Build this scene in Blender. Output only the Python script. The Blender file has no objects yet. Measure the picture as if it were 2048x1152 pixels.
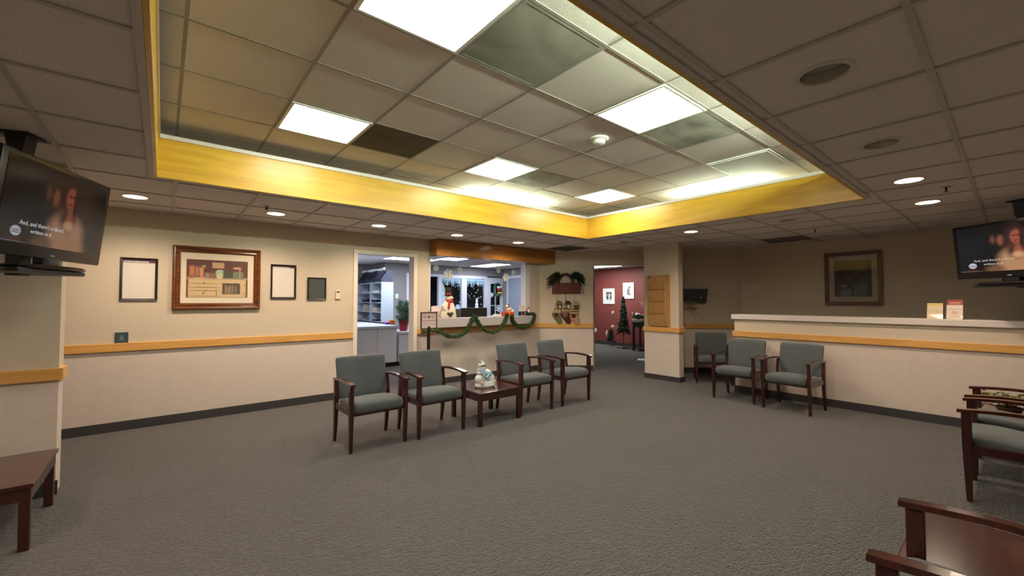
import bpy, bmesh, math, random
from mathutils import Vector, Matrix, Euler
PI = math.pi
C = bpy.context.scene.collection
SC = bpy.context.scene
RND = random.Random(7)

# ------------------------------------------------------------------ materials
def lin(c):
    return tuple(((v / 255.0) / 12.92 if v / 255.0 <= 0.04045 else ((v / 255.0 + 0.055) / 1.055) ** 2.4) for v in c)
def newmat(name):
    m = bpy.data.materials.new(name); m.use_nodes = True
    nt = m.node_tree; b = nt.nodes['Principled BSDF']
    return m, nt, b
def mat(name, rgb, rough=0.6, metal=0.0, spec=0.5, coat=0.0, noise=0.0, nscale=8.0, bump=0.0, bscale=60.0, emit=None, estr=0.0, stretch=(1, 1, 1), sheen=0.0):
    m, nt, b = newmat(name)
    col = tuple(rgb) + (1.0,)
    b.inputs['Base Color'].default_value = col
    b.inputs['Roughness'].default_value = rough
    b.inputs['Metallic'].default_value = metal
    b.inputs['Specular IOR Level'].default_value = spec
    b.inputs['Coat Weight'].default_value = coat
    b.inputs['Coat Roughness'].default_value = 0.08
    b.inputs['Sheen Weight'].default_value = sheen
    N = nt.nodes.new; L = nt.links.new
    if noise or bump:
        tc = N('ShaderNodeTexCoord'); mp = N('ShaderNodeMapping'); mp.inputs['Scale'].default_value = stretch
        L(tc.outputs['Object'], mp.inputs['Vector'])
    if noise:
        t = N('ShaderNodeTexNoise'); t.inputs['Scale'].default_value = nscale; t.inputs['Detail'].default_value = 5
        L(mp.outputs[0], t.inputs['Vector'])
        r = N('ShaderNodeMapRange'); r.inputs['From Min'].default_value = .3; r.inputs['From Max'].default_value = .7
        r.inputs['To Min'].default_value = 1 - noise; r.inputs['To Max'].default_value = 1 + noise
        L(t.outputs['Fac'], r.inputs['Value'])
        mx = N('ShaderNodeVectorMath'); mx.operation = 'SCALE'; mx.inputs[0].default_value = rgb
        L(r.outputs[0], mx.inputs['Scale']); L(mx.outputs[0], b.inputs['Base Color'])
    if bump:
        t2 = N('ShaderNodeTexNoise'); t2.inputs['Scale'].default_value = bscale; t2.inputs['Detail'].default_value = 4
        L(mp.outputs[0], t2.inputs['Vector'])
        bp = N('ShaderNodeBump'); bp.inputs['Strength'].default_value = bump; bp.inputs['Distance'].default_value = 0.01
        L(t2.outputs['Fac'], bp.inputs['Height']); L(bp.outputs[0], b.inputs['Normal'])
    if emit is not None:
        b.inputs['Emission Color'].default_value = tuple(emit) + (1,)
        b.inputs['Emission Strength'].default_value = estr
    return m

def wood(name, c1, c2, rough=0.35, scale=1.0, axis='X', coat=0.0, contrast=1.0):
    m, nt, b = newmat(name); N = nt.nodes.new; L = nt.links.new
    tc = N('ShaderNodeTexCoord'); mp = N('ShaderNodeMapping')
    s = {'X': (1.2, 14, 14), 'Y': (14, 1.2, 14), 'Z': (14, 14, 1.2)}[axis]
    mp.inputs['Scale'].default_value = tuple(v * scale for v in s)
    L(tc.outputs['Object'], mp.inputs['Vector'])
    t = N('ShaderNodeTexNoise'); t.inputs['Scale'].default_value = 2.2; t.inputs['Detail'].default_value = 6; t.inputs['Distortion'].default_value = 0.6
    L(mp.outputs[0], t.inputs['Vector'])
    cr = N('ShaderNodeValToRGB'); cr.color_ramp.elements[0].position = 0.5 - .2 / contrast; cr.color_ramp.elements[1].position = 0.5 + .2 / contrast
    cr.color_ramp.elements[0].color = tuple(c1) + (1,); cr.color_ramp.elements[1].color = tuple(c2) + (1,)
    L(t.outputs['Fac'], cr.inputs['Fac']); L(cr.outputs[0], b.inputs['Base Color'])
    b.inputs['Roughness'].default_value = rough; b.inputs['Coat Weight'].default_value = coat; b.inputs['Coat Roughness'].default_value = .1
    return m

def paint(name, base, blobs, rough=0.5, emis=0.0, coat=0.0, noise=0.0, nscale=20, spec=0.5):
    """picture made of soft ellipses ('e') and rectangles ('r') in the object's own x/z plane"""
    m, nt, b = newmat(name); N = nt.nodes.new; L = nt.links.new
    tc = N('ShaderNodeTexCoord'); src = tc.outputs['Object']
    if noise:
        nz = N('ShaderNodeTexNoise'); nz.inputs['Scale'].default_value = nscale
        L(src, nz.inputs['Vector'])
        sb = N('ShaderNodeVectorMath'); sb.operation = 'SUBTRACT'; sb.inputs[1].default_value = (.5, .5, .5); L(nz.outputs['Color'], sb.inputs[0])
        sc = N('ShaderNodeVectorMath'); sc.operation = 'SCALE'; sc.inputs['Scale'].default_value = noise; L(sb.outputs[0], sc.inputs[0])
        ad = N('ShaderNodeVectorMath'); ad.operation = 'ADD'; L(src, ad.inputs[0]); L(sc.outputs[0], ad.inputs[1]); src = ad.outputs[0]
    cur = None
    for (k, cx, cz, rx, rz, col, soft) in blobs:
        a = N('ShaderNodeVectorMath'); a.operation = 'SUBTRACT'; a.inputs[1].default_value = (cx, 0, cz); L(src, a.inputs[0])
        d = N('ShaderNodeVectorMath'); d.operation = 'MULTIPLY'; d.inputs[1].default_value = (1 / rx, 0, 1 / rz); L(a.outputs[0], d.inputs[0])
        if k == 'e':
            ln = N('ShaderNodeVectorMath'); ln.operation = 'LENGTH'; L(d.outputs[0], ln.inputs[0]); val = ln.outputs['Value']
        else:
            ab = N('ShaderNodeVectorMath'); ab.operation = 'ABSOLUTE'; L(d.outputs[0], ab.inputs[0])
            sp = N('ShaderNodeSeparateXYZ'); L(ab.outputs[0], sp.inputs[0])
            mm = N('ShaderNodeMath'); mm.operation = 'MAXIMUM'; L(sp.outputs['X'], mm.inputs[0]); L(sp.outputs['Z'], mm.inputs[1]); val = mm.outputs[0]
        mr = N('ShaderNodeMapRange'); mr.interpolation_type = 'SMOOTHSTEP'
        mr.inputs['From Min'].default_value = 1 + soft; mr.inputs['From Max'].default_value = max(0.0, 1 - soft)
        L(val, mr.inputs['Value'])
        mx = N('ShaderNodeMix'); mx.data_type = 'RGBA'
        L(mr.outputs[0], mx.inputs['Factor'])
        if cur is None: mx.inputs[6].default_value = tuple(base) + (1,)
        else: L(cur, mx.inputs[6])
        mx.inputs[7].default_value = tuple(col) + (1,)
        cur = mx.outputs[2]
    if emis:
        b.inputs['Base Color'].default_value = (0.004, 0.004, 0.004, 1)
        L(cur, b.inputs['Emission Color']); b.inputs['Emission Strength'].default_value = emis
    else: L(cur, b.inputs['Base Color'])
    b.inputs['Roughness'].default_value = rough; b.inputs['Coat Weight'].default_value = coat; b.inputs['Coat Roughness'].default_value = .03
    b.inputs['Specular IOR Level'].default_value = spec
    return m

def glassmat(name, tint=(1, 1, 1), gloss=0.02, boost=1.0):
    m = bpy.data.materials.new(name); m.use_nodes = True; nt = m.node_tree; nt.nodes.clear(); N = nt.nodes.new; L = nt.links.new
    o = N('ShaderNodeOutputMaterial'); mx = N('ShaderNodeMixShader'); t = N('ShaderNodeBsdfTransparent'); g = N('ShaderNodeBsdfGlossy'); f = N('ShaderNodeLayerWeight')
    f.inputs['Blend'].default_value = 0.5; t.inputs['Color'].default_value = tint + (1,); g.inputs['Roughness'].default_value = gloss
    pw = N('ShaderNodeMath'); pw.operation = 'POWER'; pw.inputs[1].default_value = 5.0; L(f.outputs['Facing'], pw.inputs[0])
    ml = N('ShaderNodeMath'); ml.operation = 'MULTIPLY_ADD'; ml.inputs[1].default_value = .5 * boost; ml.inputs[2].default_value = .022 * boost; L(pw.outputs[0], ml.inputs[0])
    L(ml.outputs[0], mx.inputs[0]); L(t.outputs[0], mx.inputs[1]); L(g.outputs[0], mx.inputs[2]); L(mx.outputs[0], o.inputs[0])
    return m

def wallmat(name, up, low, split=0.87):
    m, nt, b = newmat(name); N = nt.nodes.new; L = nt.links.new
    g = N('ShaderNodeNewGeometry'); sp = N('ShaderNodeSeparateXYZ'); L(g.outputs['Position'], sp.inputs[0])
    gt = N('ShaderNodeMath'); gt.operation = 'GREATER_THAN'; gt.inputs[1].default_value = split; L(sp.outputs['Z'], gt.inputs[0])
    n1 = N('ShaderNodeTexNoise'); n1.inputs['Scale'].default_value = 55; n1.inputs['Detail'].default_value = 6; L(g.outputs['Position'], n1.inputs['Vector'])
    n2 = N('ShaderNodeTexNoise'); n2.inputs['Scale'].default_value = 9; n2.inputs['Detail'].default_value = 5; n2.inputs['Distortion'].default_value = 1.0; L(g.outputs['Position'], n2.inputs['Vector'])
    r = N('ShaderNodeMapRange'); r.inputs['To Min'].default_value = .93; r.inputs['To Max'].default_value = 1.07; L(n2.outputs['Fac'], r.inputs['Value'])
    sc = N('ShaderNodeVectorMath'); sc.operation = 'SCALE'; sc.inputs[0].default_value = low; L(r.outputs[0], sc.inputs['Scale'])
    mx = N('ShaderNodeMix'); mx.data_type = 'RGBA'; L(gt.outputs[0], mx.inputs['Factor']); L(sc.outputs[0], mx.inputs[6]); mx.inputs[7].default_value = tuple(up) + (1,)
    L(mx.outputs[2], b.inputs['Base Color']); b.inputs['Roughness'].default_value = .55; b.inputs['Specular IOR Level'].default_value = .25
    bp = N('ShaderNodeBump'); bp.inputs['Strength'].default_value = .25; bp.inputs['Distance'].default_value = .004
    L(n1.outputs['Fac'], bp.inputs['Height']); L(bp.outputs[0], b.inputs['Normal'])
    return m

M = {}
M['wall'] = wallmat('wall_paint', (0.61, 0.52, 0.405), (0.66, 0.565, 0.50))
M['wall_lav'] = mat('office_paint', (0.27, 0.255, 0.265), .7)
M['wall_red'] = mat('red_paint', (0.20, 0.045, 0.038), .6, bump=.1, bscale=80)
M['wall_dark'] = mat('dark_wall', (0.03, 0.03, 0.032), .8)
M['rail'] = wood('rail_oak', (0.60, 0.30, 0.075), (0.74, 0.41, 0.12), .4, 1.0, 'X')
M['rail_y'] = wood('rail_oak_y', (0.60, 0.30, 0.075), (0.74, 0.41, 0.12), .4, 1.0, 'Y')
M['fascia'] = wood('fascia_oak', (0.63, 0.35, 0.028), (0.81, 0.51, 0.055), .3, .6, 'X')
M['fascia_y'] = wood('fascia_oak_y', (0.63, 0.35, 0.028), (0.81, 0.51, 0.055), .3, .6, 'Y')
M['beam'] = wood('beam_oak', (0.33, 0.125, 0.02), (0.44, 0.19, 0.04), .28, .5, 'X', coat=.3)
M['rack'] = wood('rack_oak', (0.44, 0.23, 0.08), (0.56, 0.32, 0.12), .45, 1.0, 'Z')
M['mahog'] = wood('mahogany', (0.028, 0.006, 0.005), (0.060, 0.012, 0.009), .24, .8, 'Z', coat=.35)
M['mahog_x'] = wood('mahogany_x', (0.036, 0.008, 0.006), (0.075, 0.017, 0.012), .2, .8, 'X', coat=.5)
M['gold_frame'] = wood('frame_walnut', (0.085, 0.026, 0.008), (0.19, 0.062, 0.018), .25, 1.2, 'X', coat=.4)
M['dk_frame'] = wood('frame_dark', (0.09, 0.025, 0.010), (0.15, 0.045, 0.018), .3, 1.2, 'X', coat=.2)
M['base'] = mat('base_vinyl', (0.045, 0.042, 0.043), .5)
M['tbar'] = mat('t_bar', (0.54, 0.50, 0.445), .5)
M['white'] = mat('white_paint', (0.80, 0.78, 0.74), .5)
M['casing'] = mat('casing_paint', (0.78, 0.70, 0.60), .45)
M['lavwhite'] = mat('office_laminate', (0.66, 0.66, 0.72), .4)
M['laminate'] = mat('counter_laminate', (0.66, 0.60, 0.57), .35)
M['black'] = mat('black_plastic', (0.012, 0.011, 0.012), .3)
M['blackm'] = mat('black_metal', (0.015, 0.014, 0.014), .4)
M['bezel'] = mat('tv_bezel', (0.006, 0.005, 0.005), .28)
M['frameblack'] = mat('frame_black', (0.022, 0.014, 0.013), .3)
M['steel'] = mat('steel', (0.5, 0.5, 0.5), .3, metal=1)
M['needle'] = mat('pine_needle', (0.038, 0.082, 0.018), .7)
M['needle_d'] = mat('pine_needle_dark', (0.016, 0.036, 0.016), .7)
M['needle_b'] = mat('pine_blue', (0.16, 0.28, 0.19), .7)
M['needle_o'] = mat('pine_olive', (0.035, 0.043, 0.013), .7)
M['twig'] = mat('grapevine', (0.075, 0.035, 0.022), .8)
M['trunk'] = mat('tree_trunk', (0.22, 0.12, 0.06), .8)
M['redpot'] = mat('red_pot', (0.28, 0.02, 0.03), .4)
M['redboard'] = mat('red_board', (0.125, 0.018, 0.012), .6, noise=.35, nscale=9)
M['snow'] = mat('snow_white', (0.82, 0.80, 0.76), .7, bump=.3, bscale=40)
M['orange'] = mat('orange', (0.75, 0.20, 0.03), .5)
M['purple'] = mat('purple', (0.22, 0.06, 0.42), .5)
M['red'] = mat('red_cloth', (0.42, 0.02, 0.018), .7)
M['glass'] = glassmat('clear_glass')
M['matboard'] = mat('mat_board', (0.74, 0.66, 0.52), .8)
M['paper'] = mat('paper', (0.74, 0.68, 0.62), .7)
M['matw'] = mat('mat_white', (0.78, 0.76, 0.74), .8)
M['greyglass'] = mat('grey_board', (0.065, 0.072, 0.070), .5)
M['navy'] = mat('navy_box', (0.035, 0.042, 0.07), .6)
M['flake'] = mat('flake_foam', (0.84, 0.85, 0.82), .6)
M['string'] = mat('string', (0.7, 0.7, 0.72), .6)

# carpet
def carpet():
    m, nt, b = newmat('carpet'); N = nt.nodes.new; L = nt.links.new
    tc = N('ShaderNodeTexCoord'); mp = N('ShaderNodeMapping'); mp.inputs['Rotation'].default_value = (0, 0, math.radians(40)); mp.inputs['Scale'].default_value = (1, 2.1, 1)
    L(tc.outputs['Object'], mp.inputs['Vector'])
    v = N('ShaderNodeTexVoronoi'); v.inputs['Scale'].default_value = 36; L(mp.outputs[0], v.inputs['Vector'])
    n = N('ShaderNodeTexNoise'); n.inputs['Scale'].default_value = 70; n.inputs['Detail'].default_value = 3; L(mp.outputs[0], n.inputs['Vector'])
    n2 = N('ShaderNodeTexNoise'); n2.inputs['Scale'].default_value = 1.1; n2.inputs['Detail'].default_value = 4; L(tc.outputs['Object'], n2.inputs['Vector'])
    ad = N('ShaderNodeMath'); ad.operation = 'ADD'; L(v.outputs['Distance'], ad.inputs[0]); L(n.outputs['Fac'], ad.inputs[1])
    cr = N('ShaderNodeValToRGB'); cr.color_ramp.elements[0].position = .45; cr.color_ramp.elements[1].position = 1.05
    cr.color_ramp.elements[0].color = (0.079, 0.0735, 0.069, 1); cr.color_ramp.elements[1].color = (0.124, 0.116, 0.110, 1)
    L(ad.outputs[0], cr.inputs['Fac'])
    r = N('ShaderNodeMapRange'); r.inputs['To Min'].default_value = .90; r.inputs['To Max'].default_value = 1.10; L(n2.outputs['Fac'], r.inputs['Value'])
    sc = N('ShaderNodeVectorMath'); sc.operation = 'SCALE'; L(cr.outputs[0], sc.inputs[0]); L(r.outputs[0], sc.inputs['Scale']); L(sc.outputs[0], b.inputs['Base Color'])
    b.inputs['Roughness'].default_value = .9; b.inputs['Specular IOR Level'].default_value = .2; b.inputs['Sheen Weight'].default_value = .15
    bp = N('ShaderNodeBump'); bp.inputs['Strength'].default_value = 1.0; bp.inputs['Distance'].default_value = .02; bp.invert = True
    L(ad.outputs[0], bp.inputs['Height']); L(bp.outputs[0], b.inputs['Normal'])
    return m
M['carpet'] = carpet()
def tilemat(name, rgb):
    m, nt, b = newmat(name); N = nt.nodes.new; L = nt.links.new
    tc = N('ShaderNodeTexCoord')
    n = N('ShaderNodeTexNoise'); n.inputs['Scale'].default_value = 130; n.inputs['Detail'].default_value = 3; L(tc.outputs['Object'], n.inputs['Vector'])
    n2 = N('ShaderNodeTexNoise'); n2.inputs['Scale'].default_value = 1.6; n2.inputs['Detail'].default_value = 3; L(tc.outputs['Object'], n2.inputs['Vector'])
    cr = N('ShaderNodeValToRGB'); cr.color_ramp.elements[0].position = .30; cr.color_ramp.elements[1].position = .42
    cr.color_ramp.elements[0].color = tuple(v * .72 for v in rgb) + (1,); cr.color_ramp.elements[1].color = tuple(rgb) + (1,)
    L(n.outputs['Fac'], cr.inputs['Fac'])
    r = N('ShaderNodeMapRange'); r.inputs['To Min'].default_value = .90; r.inputs['To Max'].default_value = 1.1; L(n2.outputs['Fac'], r.inputs['Value'])
    sc = N('ShaderNodeVectorMath'); sc.operation = 'SCALE'; L(cr.outputs[0], sc.inputs[0]); L(r.outputs[0], sc.inputs['Scale']); L(sc.outputs[0], b.inputs['Base Color'])
    b.inputs['Roughness'].default_value = .9; b.inputs['Specular IOR Level'].default_value = .15
    bp = N('ShaderNodeBump'); bp.inputs['Strength'].default_value = .3; bp.inputs['Distance'].default_value = .004
    L(n.outputs['Fac'], bp.inputs['Height']); L(bp.outputs[0], b.inputs['Normal'])
    return m
M['tile'] = tilemat('ceiling_tile', (0.75, 0.70, 0.665))
M['fabric'] = mat('grey_fabric', (0.080, 0.090, 0.096), .85, noise=.12, nscale=3, bump=.25, bscale=260, sheen=.25)

# ------------------------------------------------------------------ mesh helpers
def new(): return bmesh.new()
def obj(name, bm, m, parent=None, loc=None, smooth=False, rot=None):
    me = bpy.data.meshes.new(name)
    bmesh.ops.recalc_face_normals(bm, faces=bm.faces[:])
    bm.to_mesh(me); bm.free()
    for x in (m if isinstance(m, (list, tuple)) else [m]): me.materials.append(x)
    if smooth:
        for p in me.polygons: p.use_smooth = True
        try: me.set_sharp_from_angle(angle=math.radians(38))
        except Exception: pass
    o = bpy.data.objects.new(name, me); C.objects.link(o)
    if parent is not None: o.parent = parent
    if loc is not None: o.location = loc
    if rot is not None: o.rotation_euler = rot
    return o
def struct(name, bm, m, parent=None, **k):
    o = obj(name, bm, m, parent, **k)
    if parent is None: o['kind'] = 'structure'
    return o
def tag(o, label, cat, group=None, kind=None):
    o['label'] = label; o['category'] = cat
    if group: o['group'] = group
    if kind: o['kind'] = kind
    return o
def thing(name, label, cat, loc=(0, 0, 0), rotz=0.0, group=None):
    o = bpy.data.objects.new(name, None); C.objects.link(o); o.empty_display_size = .1
    o.location = loc; o.rotation_euler = (0, 0, rotz)
    return tag(o, label, cat, group)
def merge(bm, b2, mat4=None):
    if mat4 is not None: bmesh.ops.transform(b2, matrix=mat4, verts=b2.verts[:])
    me = bpy.data.meshes.new('tmp'); b2.to_mesh(me); b2.free(); bm.from_mesh(me); bpy.data.meshes.remove(me)
def box(bm, x0, y0, z0, x1, y1, z1, bev=0.0, seg=2, mi=0, xf=None):
    b = bmesh.new()
    bmesh.ops.create_cube(b, size=1)
    for v in b.verts:
        v.co = Vector(((x0 + x1) / 2 + v.co.x * (x1 - x0), (y0 + y1) / 2 + v.co.y * (y1 - y0), (z0 + z1) / 2 + v.co.z * (z1 - z0)))
    if bev: bmesh.ops.bevel(b, geom=b.edges[:] , offset=bev, segments=seg, profile=.6, affect='EDGES')
    for f in b.faces: f.material_index = mi
    merge(bm, b, xf); return bm
def prism(bm, pts, z0, z1, mi=0):
    lo = [bm.verts.new((x, y, z0)) for x, y in pts]; hi = [bm.verts.new((x, y, z1)) for x, y in pts]
    n = len(pts); fs = [bm.faces.new(lo[::-1]), bm.faces.new(hi)]
    for i in range(n): fs.append(bm.faces.new((lo[i], lo[(i + 1) % n], hi[(i + 1) % n], hi[i])))
    for f in fs: f.material_index = mi
    return bm
def prism_xz(bm, pts, y0, y1, mi=0):
    a = [bm.verts.new((x, y0, z)) for x, z in pts]; b = [bm.verts.new((x, y1, z)) for x, z in pts]
    n = len(pts); fs = [bm.faces.new(a), bm.faces.new(b[::-1])]
    for i in range(n): fs.append(bm.faces.new((a[(i + 1) % n], a[i], b[i], b[(i + 1) % n])))
    for f in fs: f.material_index = mi
    return bm
def prism_yz(bm, pts, x0, x1, mi=0):
    a = [bm.verts.new((x0, y, z)) for y, z in pts]; b = [bm.verts.new((x1, y, z)) for y, z in pts]
    n = len(pts); fs = [bm.faces.new(a[::-1]), bm.faces.new(b)]
    for i in range(n): fs.append(bm.faces.new((a[i], a[(i + 1) % n], b[(i + 1) % n], b[i])))
    for f in fs: f.material_index = mi
    return bm
def tube(bm, pts, r, n=8, closed=False, mi=0):
    pts = [Vector(p) for p in pts]; rs = r if isinstance(r, (list, tuple)) else [r] * len(pts)
    rings = []; up = Vector((0, 0, 1))
    for i, p in enumerate(pts):
        if closed: d = pts[(i + 1) % len(pts)] - pts[i - 1]
        else: d = pts[min(i + 1, len(pts) - 1)] - pts[max(i - 1, 0)]
        d.normalize()
        a = d.cross(up)
        if a.length < 1e-3: a = d.cross(Vector((1, 0, 0)))
        a.normalize(); b = a.cross(d)
        rings.append([bm.verts.new(p + a * math.cos(2 * PI * k / n) * rs[i] + b * math.sin(2 * PI * k / n) * rs[i]) for k in range(n)])
    m = len(rings)
    for i in range(m if closed else m - 1):
        A, B = rings[i], rings[(i + 1) % m]
        for k in range(n): bm.faces.new((A[k], A[(k + 1) % n], B[(k + 1) % n], B[k])).material_index = mi
    if not closed:
        bm.faces.new(rings[0][::-1]).material_index = mi; bm.faces.new(rings[-1]).material_index = mi
    return bm
def lathe(bm, prof, n=24, c=(0, 0, 0), mi=0, sx=1.0, sy=1.0):
    rings = []
    for r, z in prof:
        if r < 1e-5: rings.append([bm.verts.new((c[0], c[1], c[2] + z))])
        else: rings.append([bm.verts.new((c[0] + sx * r * math.cos(2 * PI * k / n), c[1] + sy * r * math.sin(2 * PI * k / n), c[2] + z)) for k in range(n)])
    for A, B in zip(rings, rings[1:]):
        for k in range(n):
            a = A[k % len(A)]; b = A[(k + 1) % len(A)]; cc = B[(k + 1) % len(B)]; d = B[k % len(B)]
            vs = []
            for v in (a, b, cc, d):
                if v not in vs: vs.append(v)
            if len(vs) > 2: bm.faces.new(vs).material_index = mi
    return bm
def ball(bm, c, r, sx=1, sy=1, sz=1, n=14, mi=0):
    prof = [(r * math.sin(PI * i / n) if 0 < i < n else 0, -r * math.cos(PI * i / n) * sz) for i in range(n + 1)]
    return lathe(bm, prof, 2 * n if n < 10 else 20, c, mi, sx, sy)
def cushion(bm, x0, y0, z0, x1, y1, z1, r, crown=0.0, n=10, fn=None):
    b = bmesh.new(); bmesh.ops.create_cube(b, size=2)
    bmesh.ops.subdivide_edges(b, edges=b.edges[:], cuts=n, use_grid_fill=True)
    hx, hy, hz = (x1 - x0) / 2, (y1 - y0) / 2, (z1 - z0) / 2; c = Vector(((x0 + x1) / 2, (y0 + y1) / 2, (z0 + z1) / 2))
    for v in b.verts:
        s = v.co.copy()
        # concentrate vertices toward the edges
        p = Vector([math.copysign(1 - (1 - abs(t)) ** 1.0, t) for t in s])
        q = Vector((p.x * hx, p.y * hy, p.z * hz))
        inn = Vector((max(-hx + r, min(hx - r, q.x)), max(-hy + r, min(hy - r, q.y)), max(-hz + r, min(hz - r, q.z))))
        d = q - inn
        if d.length > 1e-9: q = inn + d.normalized() * r
        if crown and s.z > 0: q.z += crown * (1 - s.x ** 2) * (1 - s.y ** 2) * (1 if s.z > .99 else s.z)
        v.co = q + c
        if fn: v.co = fn(v.co)
    merge(bm, b); return bm
def text_mesh(bm, s, size, mat4, mi=0, ext=0.0006, align='CENTER'):
    cu = bpy.data.curves.new('t', 'FONT'); cu.body = s; cu.size = size; cu.extrude = ext; cu.align_x = align; cu.align_y = 'CENTER'; cu.resolution_u = 2
    o = bpy.data.objects.new('t', cu); C.objects.link(o)
    bpy.context.view_layer.update()
    me = bpy.data.meshes.new_from_object(o.evaluated_get(bpy.context.evaluated_depsgraph_get()))
    bpy.data.objects.remove(o); bpy.data.curves.remove(cu)
    b = bmesh.new(); b.from_mesh(me); bpy.data.meshes.remove(me)
    for f in b.faces: f.material_index = mi
    merge(bm, b, mat4); return bm
def TXZ(x, y, z): return Matrix.Translation((x, y, z)) @ Matrix.Rotation(PI / 2, 4, 'X')   # text standing, facing -Y
def copy_tree(root):
    r = root.copy(); C.objects.link(r)
    for ch in list(root.children):
        c = ch.copy(); C.objects.link(c); c.parent = r
        for g in ch.children:
            d = g.copy(); C.objects.link(d); d.parent = c
    return r
def needles(bm, pts, n, ln, w, mi=0, rnd=RND, droop=0.0, spread=1.0, base=None):
    """n flat blades rooted at random places along the path pts"""
    P = [Vector(p) for p in pts]
    for _ in range(n):
        t = rnd.random() * (len(P) - 1); i = min(int(t), len(P) - 2); f = t - i
        p = P[i].lerp(P[i + 1], f); d = (P[i + 1] - P[i]).normalized()
        u = Vector((rnd.gauss(0, 1), rnd.gauss(0, 1), rnd.gauss(0, 1))).normalized()
        u = (u * spread + d * .5 + Vector((0, 0, -droop))).normalized()
        s = u.cross(Vector((rnd.gauss(0, 1), rnd.gauss(0, 1), rnd.gauss(0, 1)))).normalized() * w
        L = ln * rnd.uniform(.6, 1.2)
        a = bm.verts.new(p - s); b = bm.verts.new(p + s); c = bm.verts.new(p + u * L)
        bm.faces.new((a, b, c)).material_index = mi

# ------------------------------------------------------------------ measures
ZC, ZT = 2.406, 2.854
G = 0.6196
UX, UY = 0.688, 1.4619       # tray grid origin
LX, LY = 0.0702, 1.4533      # low grid origin
TX0, TX1, TY0, TY1 = -0.05, 5.25, 0.93, 4.40
H6 = 6.2
# ------------------------------------------------------------------ floor
bm = new(); box(bm, -3.2, -1.8, -.1, 11.2, 12.3, 0); struct('floor', bm, M['carpet'])
bm = new(); box(bm, -.1, -.06, 0, .1, .06, .001)
bm.free()

# ------------------------------------------------------------------ ceilings
cans = [(-0.22, 5.43, 1), (0.991, 5.455, 1), (2.215, 5.447, 1), (3.46, 5.473, 1), (4.723, 5.5, 1), (5.906, 3.01, 1),
        (4.769, .55, 1), (5.988, .554, 1), (2.235, .521, 0), (3.523, .528, 0), (6.0, 1.8, 0), (7.865, 3.0, 0), (7.93, 1.83, 0), (7.92, .58, 0), (6.1, 4.36, 0),
        (.99, .53, 1), (-1.45, .53, 1), (-1.45, 2.4, 1)]  # last two are unseen, added to light the wing wall
CR = 0.095
def cell(bm, x0, y0, x1, y1, z, hole=None):
    if hole is None:
        bm.faces.new([bm.verts.new(p) for p in ((x0, y0, z), (x1, y0, z), (x1, y1, z), (x0, y1, z))]); return
    cx, cy = hole
    angs = sorted([2 * PI * k / 28 for k in range(28)] + [math.atan2(y - cy, x - cx) % (2 * PI) for x in (x0, x1) for y in (y0, y1)])
    inn, out = [], []
    for a in angs:
        c, s = math.cos(a), math.sin(a)
        t = min([v for v in (((x1 if c > 0 else x0) - cx) / c if abs(c) > 1e-9 else 1e9, ((y1 if s > 0 else y0) - cy) / s if abs(s) > 1e-9 else 1e9)])
        inn.append(bm.verts.new((cx + CR * c, cy + CR * s, z))); out.append(bm.verts.new((cx + t * c, cy + t * s, z)))
    n = len(angs)
    for i in range(n): bm.faces.new((inn[i], inn[(i + 1) % n], out[(i + 1) % n], out[i]))
bm = new()
xs = [-3.1, TX0, TX1, 11.1]; ys = [-1.7, TY0, TY1, 12.2]
# breakpoints so that each lamp sits in its own cell
bx = sorted(set(xs + [LX + G * k for k in range(-5, 18)])); by = sorted(set(ys + [LY + G * k for k in range(-5, 18)]))
for i in range(len(bx) - 1):
    for j in range(len(by) - 1):
        x0, x1, y0, y1 = bx[i], bx[i + 1], by[j], by[j + 1]
        if x1 - x0 < 1e-4 or y1 - y0 < 1e-4: continue
        mx, my = (x0 + x1) / 2, (y0 + y1) / 2
        if TX0 < mx < TX1 and TY0 < my < TY1: continue
        h = None
        for (cx, cy, on) in cans:
            if x0 < cx < x1 and y0 < cy < y1:
                cx2 = min(max(cx, x0 + CR + .02), x1 - CR - .02); cy2 = min(max(cy, y0 + CR + .02), y1 - CR - .02); h = (cx2, cy2)
        cell(bm, x0, y0, x1, y1, ZC, h)
struct('ceiling', bm, M['tile'])
def can_pos(cx, cy):
    for i in range(len(bx) - 1):
        if bx[i] < cx < bx[i + 1]: cx = min(max(cx, bx[i] + CR + .02), bx[i + 1] - CR - .02); break
    for j in range(len(by) - 1):
        if by[j] < cy < by[j + 1]: cy = min(max(cy, by[j] + CR + .02), by[j + 1] - CR - .02); break
    return cx, cy
# plenum cover above the low ceiling
bm = new(); box(bm, -3.2, -1.8, 3.2, 11.2, 12.3, 3.3); struct('ceiling_slab', bm, M['wall_dark'])
# tray ceiling with openings where the light fixtures and grilles sit
CX0, CX1, CY0, CY1 = -.42, 5.645, .655, 4.80
fix = {(0, 0): 'on', (3, 0): 'on', (6, 0): 'off', (0, 3): 'on', (3, 3): 'on', (6, 3): 'on'}
vents = {(1, 0): 0, (4, 0): 1, (1, 3): 2, (4, 3): 3}
bm = new()
ux = sorted(set([CX0, CX1] + [UX + G * k for k in range(-1, 8)])); uy = sorted(set([CY0, CY1] + [UY + G * k for k in range(-1, 6)]))
ux = [v for v in ux if CX0 - 1e-6 <= v <= CX1 + 1e-6]; uy = [v for v in uy if CY0 - 1e-6 <= v <= CY1 + 1e-6]
for i in range(len(ux) - 1):
    for j in range(len(uy) - 1):
        mx, my = (ux[i] + ux[i + 1]) / 2, (uy[j] + uy[j + 1]) / 2
        k = (int(math.floor((mx - UX) / G)), int(math.floor((my - UY) / G)))
        if k in fix or k in vents: continue
        if ux[i + 1] - ux[i] > .01 and uy[j + 1] - uy[j] > .01: cell(bm, ux[i], uy[j], ux[i + 1], uy[j + 1], ZT)
struct('ceiling_tray', bm, M['tile'])
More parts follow.
